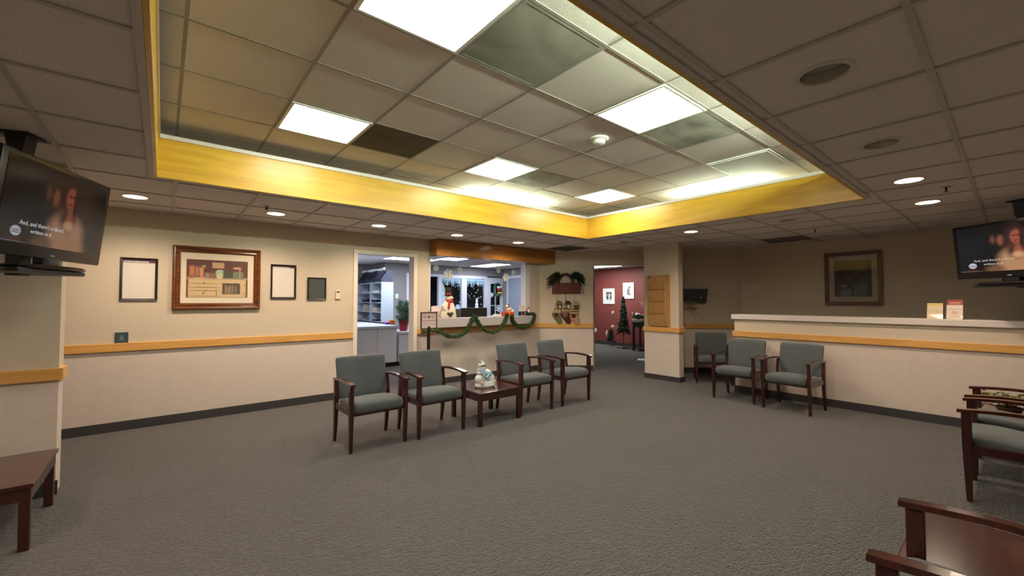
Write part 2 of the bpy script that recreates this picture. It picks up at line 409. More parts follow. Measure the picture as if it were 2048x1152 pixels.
# cove side boards and T-bars
bm = new()
box(bm, CX0 - .02, CY0 - .02, ZC + .003, CX0, CY1 + .02, ZT + .05); box(bm, CX1, CY0 - .02, ZC + .003, CX1 + .02, CY1 + .02, ZT + .05)
box(bm, CX0, CY0 - .02, ZC + .003, CX1, CY0, ZT + .05); box(bm, CX0, CY1, ZC + .003, CX1, CY1 + .02, ZT + .05)
struct('wall_cove', bm, M['white'])
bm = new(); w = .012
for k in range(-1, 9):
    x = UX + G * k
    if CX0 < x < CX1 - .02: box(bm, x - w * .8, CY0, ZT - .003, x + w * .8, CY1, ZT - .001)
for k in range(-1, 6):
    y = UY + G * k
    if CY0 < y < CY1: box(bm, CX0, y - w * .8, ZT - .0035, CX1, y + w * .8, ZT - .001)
struct('trim_1', bm, mat('t_bar_tray', (0.33, 0.31, 0.27), .6))  # tray bars coloured darker, standing for the shade in the reveals
bm = new()
def lowseg(horizontal, a, lo, hi):
    # cut bars at the tray opening
    segs = [(lo, hi)]
    t0, t1 = (TX0, TX1) if horizontal else (TY0, TY1); o0, o1 = (TY0, TY1) if horizontal else (TX0, TX1)
    if o0 < a < o1: segs = [(lo, t0 - .02), (t1 + .02, hi)]
    for s, e in segs:
        if horizontal: box(bm, s, a - w, ZC - .008, e, a + w, ZC - .001)
        else: box(bm, a - w, s, ZC - .009, a + w, e, ZC - .001)
for k in range(-5, 15):
    a = LX + G * k
    if a < 8.6: lowseg(False, a, -1.5, 6.2)
for k in range(-4, 8):
    a = LY + G * k
    if a < 6.2: lowseg(True, a, -2.9, 8.6)
struct('trim_2', bm, M['tbar'])

# fascia boards of the tray
T = .022
for nm, b, mt in (('trim_3', (TX0 - T, TY1, ZC - .012, TX1 + T, TY1 + T, 2.715), 'fascia'), ('trim_4', (TX1, TY0, ZC - .012, TX1 + T, TY1, 2.715), 'fascia_y'),
                  ('trim_5', (TX0 - T, TY0, ZC - .012, TX0, TY1, 2.715), 'fascia_y'), ('trim_6', (TX0 - T, TY0 - T, ZC - .012, TX1 + T, TY0, 2.715), 'fascia')):
    bm = new(); box(bm, *b, bev=.002, seg=1); struct(nm, bm, M[mt])
bm = new()   # white cap strip along the top of the fascia
e = .012
box(bm, TX0 - T - e, TY1 - e, 2.715, TX1 + T + e, TY1 + T + e, 2.748); box(bm, TX1 - e, TY0, 2.715, TX1 + T + e, TY1 - e, 2.748)
box(bm, TX0 - T - e, TY0, 2.715, TX0 + e, TY1 - e, 2.748); box(bm, TX0 - T - e, TY0 - T - e, 2.715, TX1 + T + e, TY0 + e, 2.748)
struct('trim_7', bm, M['white'])
bm = new()   # pale angle round the foot of the fascia
box(bm, TX0 - T - .03, TY0 - T - .03, ZC - .012, TX0 - T, TY1 + T + .03, ZC - .002); box(bm, TX1 + T, TY0 - T - .03, ZC - .012, TX1 + T + .03, TY1 + T + .03, ZC - .002)
box(bm, TX0 - T, TY1 + T, ZC - .012, TX1 + T, TY1 + T + .03, ZC - .002); box(bm, TX0 - T, TY0 - T - .03, ZC - .012, TX1 + T, TY0 - T, ZC - .002)
struct('trim_8', bm, M['tbar'])

# ------------------------------------------------------------------ ceiling things
M['diff'] = mat('troffer_lens', (0.8, 0.8, 0.8), .5, emit=(1.0, 0.98, 0.86), estr=20)
M['diffoff'] = mat('troffer_lens_off', (0.66, 0.68, 0.62), .7)
pos_words = {(0, 0): 'lit square troffer nearest the camera, at the top edge of the photo', (3, 0): 'lit square troffer beside the smoke detector, near the bright cove edge',
             (6, 0): 'unlit square ceiling panel with slightly lowered pale lens', (0, 3): 'lit square troffer above the big framed kitchen picture, leftmost of the lit panels',
             (3, 3): 'lit square troffer beside the pale streaked grille, in the middle of the back row', (6, 3): 'lit square troffer deepest in the tray, closest to the inner cove corner'}
for (i, j), st in fix.items():
    cx, cy = UX + G * (i + .5), UY + G * (j + .5); h = G / 2 - .012
    t = thing('ceiling_light', pos_words[(i, j)], 'ceiling light', (cx, cy, ZT - .008), 0, 'square ceiling lights in the tray')
    bm = new()
    for b in ((-h, -h, -.004, h, -h + .02, .03), (-h, h - .02, -.004, h, h, .03), (-h, -h + .02, -.004, -h + .02, h - .02, .03), (h - .02, -h + .02, -.004, h, h - .02, .03)): box(bm, *b)
    obj('frame', bm, M['white'], t)
    bm = new(); dz = .004 if st == 'on' else -.012
    box(bm, -h + .02, -h + .02, dz, h - .02, h - .02, dz + .006); obj('diffuser', bm, M['diff'] if st == 'on' else M['diffoff'], t)
# stained grilles
def stain(name, c0, c1, seed):
    m, nt, b = newmat(name); N = nt.nodes.new; L = nt.links.new
    tc = N('ShaderNodeTexCoord'); mp = N('ShaderNodeMapping'); mp.inputs['Location'].default_value = (seed * 3.1, seed, 0); mp.inputs['Scale'].default_value = (.9, 1.6, 1)
    L(tc.outputs['Object'], mp.inputs['Vector'])
    n = N('ShaderNodeTexNoise'); n.inputs['Scale'].default_value = 1.9; n.inputs['Detail'].default_value = 3; n.inputs['Distortion'].default_value = .8; L(mp.outputs[0], n.inputs['Vector'])
    cr = N('ShaderNodeValToRGB'); cr.color_ramp.elements[0].position = .35; cr.color_ramp.elements[1].position = .68
    cr.color_ramp.elements[0].color = tuple(c0) + (1,); cr.color_ramp.elements[1].color = tuple(c1) + (1,)
    L(n.outputs['Fac'], cr.inputs['Fac']); L(cr.outputs[0], b.inputs['Base Color']); b.inputs['Roughness'].default_value = .8
    return m
vm = [stain('grille_a', (0.24, 0.24, 0.20), (0.36, 0.36, 0.31), 1), stain('grille_b', (0.15, 0.15, 0.13), (0.50, 0.50, 0.44), 2), stain('grille_c', (0.05, 0.04, 0.028), (0.085, 0.068, 0.048), 3), stain('grille_d', (0.26, 0.25, 0.22), (0.55, 0.54, 0.49), 5)]
vl = ['dusty dark ceiling grille with smudged marks, nearest the camera', 'ceiling grille with black soot streaks past the smoke detector', 'darkest brown ceiling grille, beside the leftmost lit panel', 'pale grey streaked ceiling grille deep in the tray']
for (i, j), k in vents.items():
    cx, cy = UX + G * (i + .5), UY + G * (j + .5); h = G / 2 - .013
    t = thing('ceiling_vent', vl[k], 'ceiling vent', (cx, cy, ZT - .002), 0, 'square grilles in the tray')
    bm = new()
    for b in ((-h, -h, -.001, h, -h + .018, .008), (-h, h - .018, -.001, h, h, .008), (-h, -h + .018, -.001, -h + .018, h - .018, .008), (h - .018, -h + .018, -.001, h, h - .018, .008)): box(bm, *b)
    obj('frame', bm, vm[k], t)
    bm = new(); box(bm, -h + .018, -h + .018, .0, h - .018, h - .018, .006); obj('grille', bm, vm[k], t)
# grilles in the low ceiling
M['dgrille'] = mat('dark_grille', (0.085, 0.07, 0.055), .8)
for (cx, cy, lab) in ((5.85, 5.48, 'dark square return grille in the low ceiling before the reception corner'), (7.76, 2.42, 'dark square return grille over the dim room behind the half wall')):
    gx = LX + G * math.floor((cx - LX) / G); gy = LY + G * math.floor((cy - LY) / G)
    t = thing('ceiling_vent', lab, 'ceiling vent', (gx + G / 2, gy + G / 2, ZC - .002), 0, 'square grilles in the low ceiling')
    h = G / 2 - .014; bm = new()
    for b in ((-h, -h, -.008, h, -h + .02, 0), (-h, h - .02, -.008, h, h, 0), (-h, -h + .02, -.008, -h + .02, h - .02, 0), (h - .02, -h + .02, -.008, h, h - .02, 0)): box(bm, *b)
    obj('frame', bm, M['dgrille'], t)
    bm = new()
    for k in range(14):
        y = -h + .03 + k * (2 * h - .06) / 13; box(bm, -h + .02, y - .008, -.006, h - .02, y + .008, -.002)
    obj('louver', bm, M['dgrille'], t)
# recessed downlights
M['tophat'] = mat('hat_black', (0.012, 0.010, 0.010), .8)
M['bulb'] = mat('lamp_lens', (0.9, 0.85, 0.7), .4, emit=(1.0, 0.86, 0.62), estr=35)
M['bulboff'] = mat('lamp_lens_off', (0.30, 0.33, 0.30), .2)
M['refl'] = mat('reflector', (0.50, 0.50, 0.46), .25, metal=.6)
M['ring'] = mat('lamp_trim', (0.62, 0.58, 0.52), .4)
clab = ['lit round downlight leftmost along the left wall', 'lit round downlight above the gap between big picture and black framed notice', 'lit round downlight in front of the open doorway',
        'lit round downlight before the left end of the oak beam', 'lit round downlight before the right end of the oak beam', 'lit round downlight in front of the oak literature rack column',
        'lit round downlight outside the tray, beside its right corner', 'lit round downlight nearest the right television', 'large unlit glass downlight nearest the camera at upper right',
        'unlit downlight second nearest the camera at upper right', 'unlit downlight between the two lit ones along the half wall', 'unlit downlight over the alcove end of the dim room', 'unlit downlight above the framed picture in the dim room',
        'unlit downlight at the top left of the right television', 'unlit downlight between diagonal wall and column',
        'lit downlight above and behind the camera, outside the photo', 'unseen lit downlight added left of the camera', 'unseen lit downlight added over the left table']
for (cx, cy, on), lab in zip(cans, clab):
    x, y = can_pos(cx, cy)
    t = thing('downlight', lab, 'downlight', (x, y, ZC), 0, 'recessed round downlights')
    bm = new(); lathe(bm, [(CR - .004, 0.004), (CR - .004, -.006), (CR + .006, -.007), (CR + .018, -.003), (CR + .018, 0), (CR - .004, .004)], 32); obj('trim_ring', bm, M['ring'], t, smooth=True)
    bm = new(); lathe(bm, [(CR - .002, 0.0), (CR - .012, .05), (CR - .03, .11), (CR - .03, .125), (0, .125)], 32); obj('reflector', bm, M['refl'] if not on else M['white'], t, smooth=True)
    bm = new(); zz = .02 if on else .035
    lathe(bm, [(0, zz - .006), (CR * .45, zz - .002), (CR - .016, zz + .006), (CR - .02, zz + .012), (0, zz + .012)], 32); obj('lens', bm, M['bulb'] if on else M['bulboff'], t, smooth=True)
    if on:
        l = bpy.data.lights.new('downlight_lamp', 'SPOT'); l.energy = 66; l.color = (1.0, 0.79, 0.60); l.spot_size = math.radians(150); l.spot_blend = .75; l.shadow_soft_size = .06
        lo = bpy.data.objects.new('downlight_lamp', l); C.objects.link(lo); lo.location = (x, y, ZC - .012)
# sprinklers, smoke detector
for (x, y, lab) in ((5.296, .371, 'small dark sprinkler head between the two lit downlights on the right'), (7.04, 1.786, 'small dark sprinkler head over the half wall end'), (0.829, 5.058, 'small sprinkler head near the second downlight on the left')):
    t = thing('sprinkler_head', lab, 'sprinkler', (x, y, ZC), 0, 'sprinkler heads')
    bm = new(); lathe(bm, [(0, .002), (.034, .002), (.03, -.007), (.014, -.010), (0, -.010)], 20); obj('escutcheon', bm, M['steel'], t, smooth=True)
    bm = new(); tube(bm, [(0, 0, -.008), (0, 0, -.035)], .008); tube(bm, [(-.014, 0, -.01), (-.016, 0, -.03), (0, 0, -.045)], .003); tube(bm, [(.014, 0, -.01), (.016, 0, -.03), (0, 0, -.045)], .003)
    lathe(bm, [(0, -.050), (.017, -.048), (.017, -.045), (0, -.045)], 14); obj('deflector', bm, M['blackm'], t)
t = thing('smoke_detector', 'round white smoke detector on the tray ceiling', 'smoke detector', (2.985, 2.362, ZT))
bm = new(); lathe(bm, [(0, 0), (.085, 0), (.085, -.012), (.07, -.02), (0, -.02)], 32); obj('base', bm, M['white'], t, smooth=True)
bm = new(); lathe(bm, [(0, -.02), (.052, -.02), (.056, -.03), (.05, -.05), (.03, -.058), (0, -.058)], 32); obj('sensor_head', bm, M['white'], t, smooth=True)
# cove tubes
M['tubeon'] = mat('fluor_tube', (0.9, 0.9, 0.9), .5, emit=(0.86, 1.0, 0.74), estr=110)
M['tubenear'] = mat('fluor_tube_bright', (0.9, 0.9, 0.9), .5, emit=(0.84, 1.0, 0.76), estr=330)
def cove(name, lab, x0, y0, x1, y1, z=2.60):
    t = thing('fluorescent_batten', lab, 'tube light', ((x0 + x1) / 2, (y0 + y1) / 2, z - .07), math.atan2(y1 - y0, x1 - x0), 'fluorescent battens in the cove')
    L = math.hypot(x1 - x0, y1 - y0) / 2
    bm = new(); box(bm, -L, -.035, ZC + .002 - (z - .07), L, .035, .02, bev=.004); obj('housing', bm, M['white'], t)
    bm = new(); tube(bm, [(-L + .02, 0, .045), (L - .02, 0, .045)], .018, 12); obj('tube', bm, M['tubenear'] if name in 'cd' else M['tubeon'], t, smooth=True)
    for q in (-L, L - .025):
        bm = new(); box(bm, q, -.012, .015, q + .025, .012, .07); obj('lamp_holder', bm, M['white'], t)
cove('a', 'lit cove tube glowing above the left fascia near its inner corner', 3.05, 4.60, 4.45, 4.60, 2.76)
cove('b', 'lit cove tube glowing above the far right fascia', 5.45, 1.85, 5.45, 2.95, 2.76)
cove('c', 'lit cove tube brightening the near end of the right tray edge', 1.3, .75, 2.5, .75, 2.80)
cove('d', 'lit cove tube brightening the middle of the right tray edge', 2.8, .75, 4.0, .75, 2.80)

# ------------------------------------------------------------------ walls
W = M['wall']
bm = new()
box(bm, -3.1, H6, 0, 2.17, 6.32, ZC); box(bm, 2.17, H6, 2.12, 3.13, 6.32, ZC); box(bm, 3.13, H6, 0, 3.39, 6.32, ZC)
box(bm, 3.39, H6, 0, 5.56, 6.32, 1.095); box(bm, 3.39, H6, 2.21, 5.56, 6.32, ZC)
prism(bm, [(5.56, 6.2), (5.892, 6.2), (5.942, 6.32), (5.56, 6.32)], 0, ZC)
struct('wall_left', bm, W)
bm = new()
prism(bm, [(5.892, 6.2), (6.655, 5.437), (6.74, 5.522), (5.942, 6.32)], 0, ZC)
prism(bm, [(6.655, 5.437), (7.41, 4.682), (7.495, 4.767), (6.74, 5.522)], 2.10, ZC)
struct('wall_diagonal', bm, W)
bm = new(); box(bm, 6.8, 3.70, 0, 6.95, 4.37, ZC); struct('wall_column', bm, W)
bm = new(); prism(bm, [(6.951, 4.15), (7.85, 4.15), (7.90, 4.27), (6.951, 4.27)], 0, ZC); struct('wall_alcove', bm, W)
bm = new(); prism(bm, [(7.85, 4.15), (8.6, 3.40), (8.7, 3.46), (7.90, 4.27)], 0, ZC); struct('wall_back_diagonal', bm, W)
bm = new(); prism(bm, [(8.6, -1.6), (8.7, -1.6), (8.7, 3.46), (8.6, 3.4)], 0, ZC); struct('wall_back', bm, W)
bm = new(); box(bm, -3.1, 4.48, 0, -.57, 4.66, ZC); struct('wall_wing', bm, W)
bm = new(); box(bm, -3.2, -1.7, 0, -3.1, 6.32, ZC); struct('wall_west', bm, W)
bm = new(); box(bm, -3.2, -1.7, 0, 8.7, -1.6, ZC); struct('wall_rear', bm, W)
bm = new(); box(bm, 6.8, -1.6, 0, 6.92, 2.79, 1.114); struct('wall_half', bm, W)
bm = new(); box(bm, 6.765, -1.6, 1.114, 7.12, 2.825, 1.187, bev=.006); struct('trim_9', bm, M['laminate'])
# hall
bm = new(); prism(bm, [(6.951, 4.37), (7.41, 4.682), (10.9, 4.682), (10.9, 4.56), (7.5, 4.56), (6.951, 4.271)], 0, ZC); struct('wall_hall_right', bm, W)
bm = new(); box(bm, 10.9, 4.5, 0, 11.0, 12.1, ZC); struct('wall_red', bm, M['wall_red'])
bm = new(); prism(bm, [(6.72, 5.56), (6.80, 5.52), (8.55, 7.36), (8.55, 9.4), (10.9, 9.4), (10.9, 9.5), (8.45, 9.5), (8.45, 7.42)], 0, ZC); struct('wall_hall_left', bm, M['wall_lav'])
# office shell
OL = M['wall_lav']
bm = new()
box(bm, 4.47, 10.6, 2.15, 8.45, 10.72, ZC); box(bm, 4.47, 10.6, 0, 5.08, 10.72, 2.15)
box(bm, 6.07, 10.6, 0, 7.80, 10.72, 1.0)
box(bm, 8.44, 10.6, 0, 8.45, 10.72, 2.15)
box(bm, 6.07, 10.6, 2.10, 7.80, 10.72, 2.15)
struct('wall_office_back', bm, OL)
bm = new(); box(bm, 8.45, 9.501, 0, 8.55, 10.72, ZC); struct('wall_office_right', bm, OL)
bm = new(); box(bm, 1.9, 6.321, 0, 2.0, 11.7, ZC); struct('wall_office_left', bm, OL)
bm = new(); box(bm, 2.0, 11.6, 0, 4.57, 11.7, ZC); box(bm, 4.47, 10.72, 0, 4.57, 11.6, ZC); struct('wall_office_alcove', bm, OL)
bm = new(); box(bm, 4.58, 12.0, 0, 10.9, 12.1, ZC); struct('wall_outer', bm, M['wall_dark'])  # near-black colour stands for the unlit space behind the office windows
# rails
def rail(nm, bx_, mt='rail'):
    bm = new(); box(bm, *bx_, bev=.004, seg=1); struct(nm, bm, M[mt])
R0, R1 = .852, .942
rail('trim_10', (-3.1, 6.175, R0, 2.142, 6.2, R1)); rail('trim_11', (3.16, 6.175, R0, 5.885, 6.2, R1))
def diagbox(bm, p0, p1, z0, z1, t, side=-1):
    d = Vector((p1[0] - p0[0], p1[1] - p0[1])).normalized(); n = Vector((d.y, -d.x)) * side
    a, b = Vector(p0), Vector(p1)
    prism(bm, [tuple(a), tuple(b), tuple(b + n * t), tuple(a + n * t)], z0, z1)
bm = new(); diagbox(bm, (5.892, 6.2), (6.655, 5.437), R0, R1, .024, 1); struct('trim_12', bm, M['rail'])
bm = new(); box(bm, 6.775, 3.68, R0 - .005, 6.8, 4.385, R1 - .01, bev=.003, seg=1); box(bm, 6.8, 3.676, R0 - .005, 6.97, 3.70, R1 - .01, bev=.003, seg=1); struct('trim_13', bm, M['rail_y'])
rail('trim_14', (6.775, -1.6, .85, 6.8, 2.815, .935), 'rail_y')
bm = new(); box(bm, 6.95, 4.126, .862, 7.85, 4.15, .946); diagbox(bm, (7.85, 4.15), (8.6, 3.4), .862, .946, .024, 1); box(bm, 8.576, -1.6, .862, 8.6, 3.4, .946); struct('trim_15', bm, M['rail'])
bm = new(); box(bm, -3.1, 4.455, .822, -.545, 4.48, .91, bev=.003, seg=1); box(bm, -.57, 4.4805, .822, -.5455, 4.66, .91); struct('trim_16', bm, M['rail'])
# baseboards
def base(nm, fn):
    bm = new(); fn(bm); struct(nm, bm, M['base'])
base('baseboard_left', lambda b: (box(b, -3.1, 6.188, 0, 2.142, 6.2, .1), box(b, 3.16, 6.188, 0, 5.887, 6.2, .1)))
base('baseboard_diagonal', lambda b: diagbox(b, (5.892, 6.2), (6.655, 5.437), 0, .1, .012, 1))
base('baseboard_column', lambda b: (box(b, 6.788, 3.688, 0, 6.8, 4.37, .085), box(b, 6.8, 3.688, 0, 6.962, 3.70, .085)))
base('baseboard_half', lambda b: box(b, 6.788, -1.6, 0, 6.8, 2.802, .1))
base('baseboard_back', lambda b: (box(b, 6.95, 4.138, 0, 7.85, 4.15, .1), diagbox(b, (7.85, 4.15), (8.6, 3.4), 0, .1, .012, 1)))
base('baseboard_wing', lambda b: (box(b, -3.1, 4.468, 0, -.558, 4.48, .1)))
base('baseboard_red', lambda b: box(b, 10.885, 4.7, 0, 10.9, 9.4, .1))
# doorway casing and reception opening
bm = new()
box(bm, 2.14, 6.18, 0, 2.2, 6.34, 2.093); box(bm, 3.10, 6.18, 0, 3.16, 6.36, 2.093); box(bm, 2.14, 6.18, 2.093, 3.16, 6.34, 2.148)
struct('door_1', bm, M['casing'])
bm = new()
box(bm, 3.385, 6.195, 1.10, 3.405, 6.325, 2.22); box(bm, 5.50, 6.185, 1.10, 5.62, 6.325, 2.22); box(bm, 3.405, 6.195, 2.2, 5.5, 6.325, 2.22)
struct('window_1', bm, M['lavwhite'])
# oak beam over the reception window
bm = new(); prism(bm, [(3.39, 5.97), (6.118, 5.97), (5.90, 6.188), (5.89, 6.198), (3.39, 6.198)], 2.135, ZC - .012); struct('trim_17', bm, M['beam'])
# reception shelf (boxed ledge)
M['shelfm'] = mat('ledge_laminate', (0.47, 0.44, 0.44), .35)
bm = new(); box(bm, 3.41, 6.03, .955, 5.64, 6.199, 1.105, bev=.003, seg=1); struct('window_sill', bm, M['shelfm'])

# ------------------------------------------------------------------ office
M['lens2'] = mat('office_lens', (0.8, 0.8, 0.8), .5, emit=(0.82, 0.88, 1.0), estr=20)
M['lens3'] = mat('hall_lens', (0.8, 0.8, 0.8), .5, emit=(0.95, 0.97, 0.95), estr=30)
def troffer(cx, cy, lx, ly, lab, z=ZC):
    t = thing('ceiling_light', lab, 'ceiling light', (cx, cy, z - .001), 0, 'long office ceiling lights')
    bm = new(); a, b = lx / 2, ly / 2
    for q in ((-a, -b, -.012, a, -b + .02, 0), (-a, b - .02, -.012, a, b, 0), (-a, -b + .02, -.012, -a + .02, b - .02, 0), (a - .02, -b + .02, -.012, a, b - .02, 0)): box(bm, *q)
    obj('frame', bm, M['white'], t)
    bm = new(); box(bm, -a + .02, -b + .02, -.009, a - .02, b - .02, -.002); obj('diffuser', bm, M['lens3'] if 'hallway' in lab else M['lens2'], t)
troffer(5.35, 8.35, .6, 1.22, 'bright office ceiling light seen just under the oak beam')
troffer(7.15, 9.55, .6, 1.22, 'bright office ceiling light seen further back through the reception window')
troffer(4.62, 9.35, 1.22, .6, 'bright office ceiling light seen through the open doorway')
troffer(2.75, 9.5, .6, 1.22, 'unseen office ceiling light added to brighten the pigeonholes, left of the doorway')  # added lamp, out of view, brightens the hutch front
troffer(9.88, 7.8, .6, 1.22, 'hallway ceiling light peeking below the header before the red wall')
# windows in the office back wall
WZ0, WZ1 = 1.0, 2.10
def winframe(nm, x0, x1, z0, z1, f=.05):
    bm = new()
    box(bm, x0, 10.57, z0, x0 + f, 10.66, z1); box(bm, x1 - f, 10.57, z0, x1, 10.66, z1); box(bm, x0 + f, 10.57, z1 - f, x1 - f, 10.66, z1); box(bm, x0 + f, 10.57, z0, x1 - f, 10.66, z0 + f)
    o = obj(nm, bm, M['lavwhite']); o['kind'] = 'structure'; return o
wa = winframe('window_2', 6.07, 6.95, WZ0, 2.15, .1); wb = winframe('window_3', 6.95, 7.80, WZ0, 2.15, .09)
gm = mat('dark_pane', (0.012, 0.012, 0.014), .08)
for o, x0, x1 in ((wa, 6.17, 6.85), (wb, 7.04, 7.71)):
    bm = new(); box(bm, x0, 10.61, 1.05, x1, 10.616, 2.1); obj('window_pane', bm, M['glass'], o)
# dark doorway left of the windows
bm = new(); box(bm, 5.08, 10.56, 0, 5.2, 10.72, 2.15); box(bm, 5.2, 10.56, 2.08, 6.07, 10.72, 2.15); struct('door_2', bm, M['lavwhite'])
# glazed door with crossbars
bm = new()
DX0, DX1 = 7.80, 8.44
box(bm, DX0, 10.58, 0, DX0 + .14, 10.63, 2.12); box(bm, DX1 - .1, 10.58, 0, DX1, 10.63, 2.12); box(bm, DX0 + .14, 10.58, 1.93, DX1 - .1, 10.63, 2.12); box(bm, DX0 + .14, 10.58, 0, DX1 - .1, 10.63, .9)
for k in range(1, 3): box(bm, DX0 + .14, 10.595, .9 + k * .343 - .012, DX1 - .1, 10.615, .9 + k * .343 + .012)
box(bm, (DX0 + DX1) / 2 + .01, 10.595, .9, (DX0 + DX1) / 2 + .034, 10.615, 1.93)
d3 = struct('door_3', bm, M['lavwhite']); bm = new(); box(bm, DX0 + .14, 10.603, .9, DX1 - .1, 10.607, 1.93); obj('glass_pane', bm, M['glass'], d3)
# plain door on the office right wall
bm = new(); box(bm, 8.42, 9.52, 0, 8.449, 9.60, 2.18); box(bm, 8.42, 10.30, 0, 8.449, 10.36, 2.18); box(bm, 8.42, 9.60, 2.1, 8.449, 10.30, 2.18)
d4 = struct('door_4', bm, M['lavwhite']); bm = new(); box(bm, 8.43, 9.60, 0.01, 8.447, 10.30, 2.1); obj('door_leaf', bm, mat('door_blue', (0.27, 0.30, 0.38), .5), d4)
bm = new(); tube(bm, [(8.40, 9.68, 1.02), (8.43, 9.68, 1.02)], .012); tube(bm, [(8.395, 9.68, 1.02), (8.395, 9.80, 1.02)], .010); obj('door_handle', bm, M['steel'], d4)
# window clings: icicles on top, printed snow below
ice = mat('ice_blue', (0.42, 0.66, 0.82), .5); sdot = mat('cling_white', (0.82, 0.84, 0.88), .5); cg = mat('cling_green', (0.36, 0.55, 0.40), .5); cb = mat('cling_blue', (0.42, 0.58, 0.78), .5)
def disc(bm, x, y, z, r, mi=0, n=10):
    vs = [bm.verts.new((x + r * math.cos(2 * PI * k / n), y, z + r * math.sin(2 * PI * k / n))) for k in range(n)]
    vb = [bm.verts.new((v.co.x, y + .0015, v.co.z)) for v in vs]
    bm.faces.new(vs).material_index = mi; bm.faces.new(vb[::-1]).material_index = mi
    for k in range(n): bm.faces.new((vs[k], vb[k], vb[(k + 1) % n], vs[(k + 1) % n])).material_index = mi
r2 = random.Random(3)
for (x0, x1, lab, lb2) in ((6.17, 6.85, 'pale blue icicle cling across the top of the left office window', 'snowfall cling of white dots and a pale green edge on the left office window'), (7.04, 7.71, 'pale blue icicle cling across the top of the right office window', 'snowfall cling of white dots over a small white snowman on the right office window')):
    bm = new(); x = x0
    while x < x1 - .01:
        wd = r2.uniform(.018, .032); L = r2.uniform(.15, .30)
        prism_xz(bm, [(x, 2.10), (min(x + wd, x1), 2.10), (x + wd * .6, 2.10 - L), (x + wd * .4, 2.10 - L)], 10.598, 10.60); x += wd * .95
    box(bm, x0, 10.5995, 2.02, x1, 10.6005, 2.10)
    tag(obj('window_cling', bm, ice), lab, 'window sticker', 'window clings in the office')
    bm = new()
    for k in range(40):
        xx = r2.uniform(x0 + .03, x1 - .03); u = r2.random() ** 1.5; zz = 1.93 - .68 * u
        disc(bm, xx, 10.596 + k * 1e-5, zz, r2.choice([.006, .008, .010, .017]))
    if x0 < 6.5:
        prism_xz(bm, [(6.172, 1.06), (6.38, 1.06), (6.40, 1.3), (6.34, 1.62), (6.26, 1.86), (6.172, 1.95)], 10.602, 10.603, mi=1)
        prism_xz(bm, [(6.172, 1.06), (6.25, 1.06), (6.26, 1.5), (6.21, 1.9), (6.172, 2.0)], 10.600, 10.601, mi=2)
        prism_xz(bm, [(6.62, 1.06), (6.84, 1.06), (6.84, 1.19), (6.79, 1.26), (6.73, 1.29), (6.66, 1.24)], 10.600, 10.601, mi=2)
    else:
        disc(bm, 7.42, 10.595, 1.17, .075, n=16); disc(bm, 7.42, 10.594, 1.28, .055, n=16); disc(bm, 7.42, 10.593, 1.37, .042, n=16); box(bm, 7.385, 10.592, 1.405, 7.455, 10.594, 1.45)
    tag(obj('window_cling', bm, [sdot, cg, cb]), lb2, 'window sticker', 'window clings in the office')
def flake_bm(R, th=.006, y=0.0, w=.16):
    bm = new()
    for k in range(6):
        a = k * PI / 3; b = bmesh.new()
        prism_xz(b, [(-R * w, 0), (R * w, 0), (R * w * 1.15, R * .62), (R * w * 1.6, R * .78), (0, R), (-R * w * 1.6, R * .78), (-R * w * 1.15, R * .62)], y - th / 2, y + th / 2)
        merge(bm, b, Matrix.Rotation(a, 4, 'Y'))
    b = bmesh.new(); n = 6
    prism_xz(b, [(R * .42 * math.cos(k * PI / 3 + PI / 6), R * .42 * math.sin(k * PI / 3 + PI / 6)) for k in range(6)], y - th * .6, y + th * .6); merge(bm, b)
    return bm
for (x, z, R, lab) in ((7.98, 1.58, .09, 'white snowflake sticker in the left middle pane of the glazed door'), (8.27, 1.14, .12, 'large white snowflake sticker low on the glazed door')):
    o = obj('snowflake_sticker', flake_bm(R, .003), sdot, loc=(x, 10.594, z)); tag(o, lab, 'window sticker', 'snowflake stickers on the glazed door')
# wreath on the glazed door
t = thing('door_wreath', 'green wreath with white, red and yellow bow on the glazed door', 'wreath', (8.20, 10.56, 1.74))
bm = new(); ring = [(.15 * math.cos(a * PI / 12), 0, .2 * math.sin(a * PI / 12)) for a in range(25)]
tube(bm, ring[:-1], .02, 6, closed=True); needles(bm, ring, 700, .06, .006); obj('greenery', bm, mat('wreath_green', (0.02, 0.16, 0.07), .6), t)
bm = new(); ball(bm, (.05, -.03, 0.0), .07, 1.3, .5, .8); obj('red_bow', bm, M['red'], t, smooth=True)
bm = new(); ball(bm, (0, -.035, .08), .05, 1, .5, .9); ball(bm, (.09, -.035, .085), .05, 1, .5, .9); obj('white_pompom', bm, M['snow'], t, smooth=True)
bm = new(); ball(bm, (.06, -.035, -.1), .06, 1.7, .5, .6); obj('yellow_bow', bm, mat('yellow', (0.70, 0.60, 0.05), .6), t, smooth=True)
# base cabinets
t = thing('base_cabinet', 'long pale office base cabinet with two doors below the shelf hutch', 'cabinet', (3.3, 8.5, 0))
bm = new(); box(bm, -1.25, 0.0, .09, .57, 1.6, .815); obj('body', bm, M['lavwhite'], t)
bm = new(); box(bm, -1.25, .06, 0, .57, 1.5, .09); obj('toe_kick', bm, M['black'], t)
for (x0, x1, hx) in ((-.62, .13, .06), (.14, .565, .20), (-1.24, -.63, -.7)):
    bm = new(); box(bm, x0 + .005, -.018, .10, x1 - .005, 0.0, .80, bev=.002, seg=1); dr = obj('door', bm, M['lavwhite'], t)
    bm = new(); tube(bm, [(hx, -.018, .62), (hx, -.045, .63), (hx, -.045, .72), (hx, -.018, .73)], .005); obj('handle', bm, M['lavwhite'], dr)
bm = new(); box(bm, -1.25, -.03, .815, .60, 3.0, .865, bev=.004); obj('worktop', bm, mat('worktop_pale', (0.62, 0.68, 0.80), .35), t)
t = thing('side_cabinet', 'lower pale cabinet under the red plant pot beside the doorway', 'cabinet', (4.2, 8.5, 0))
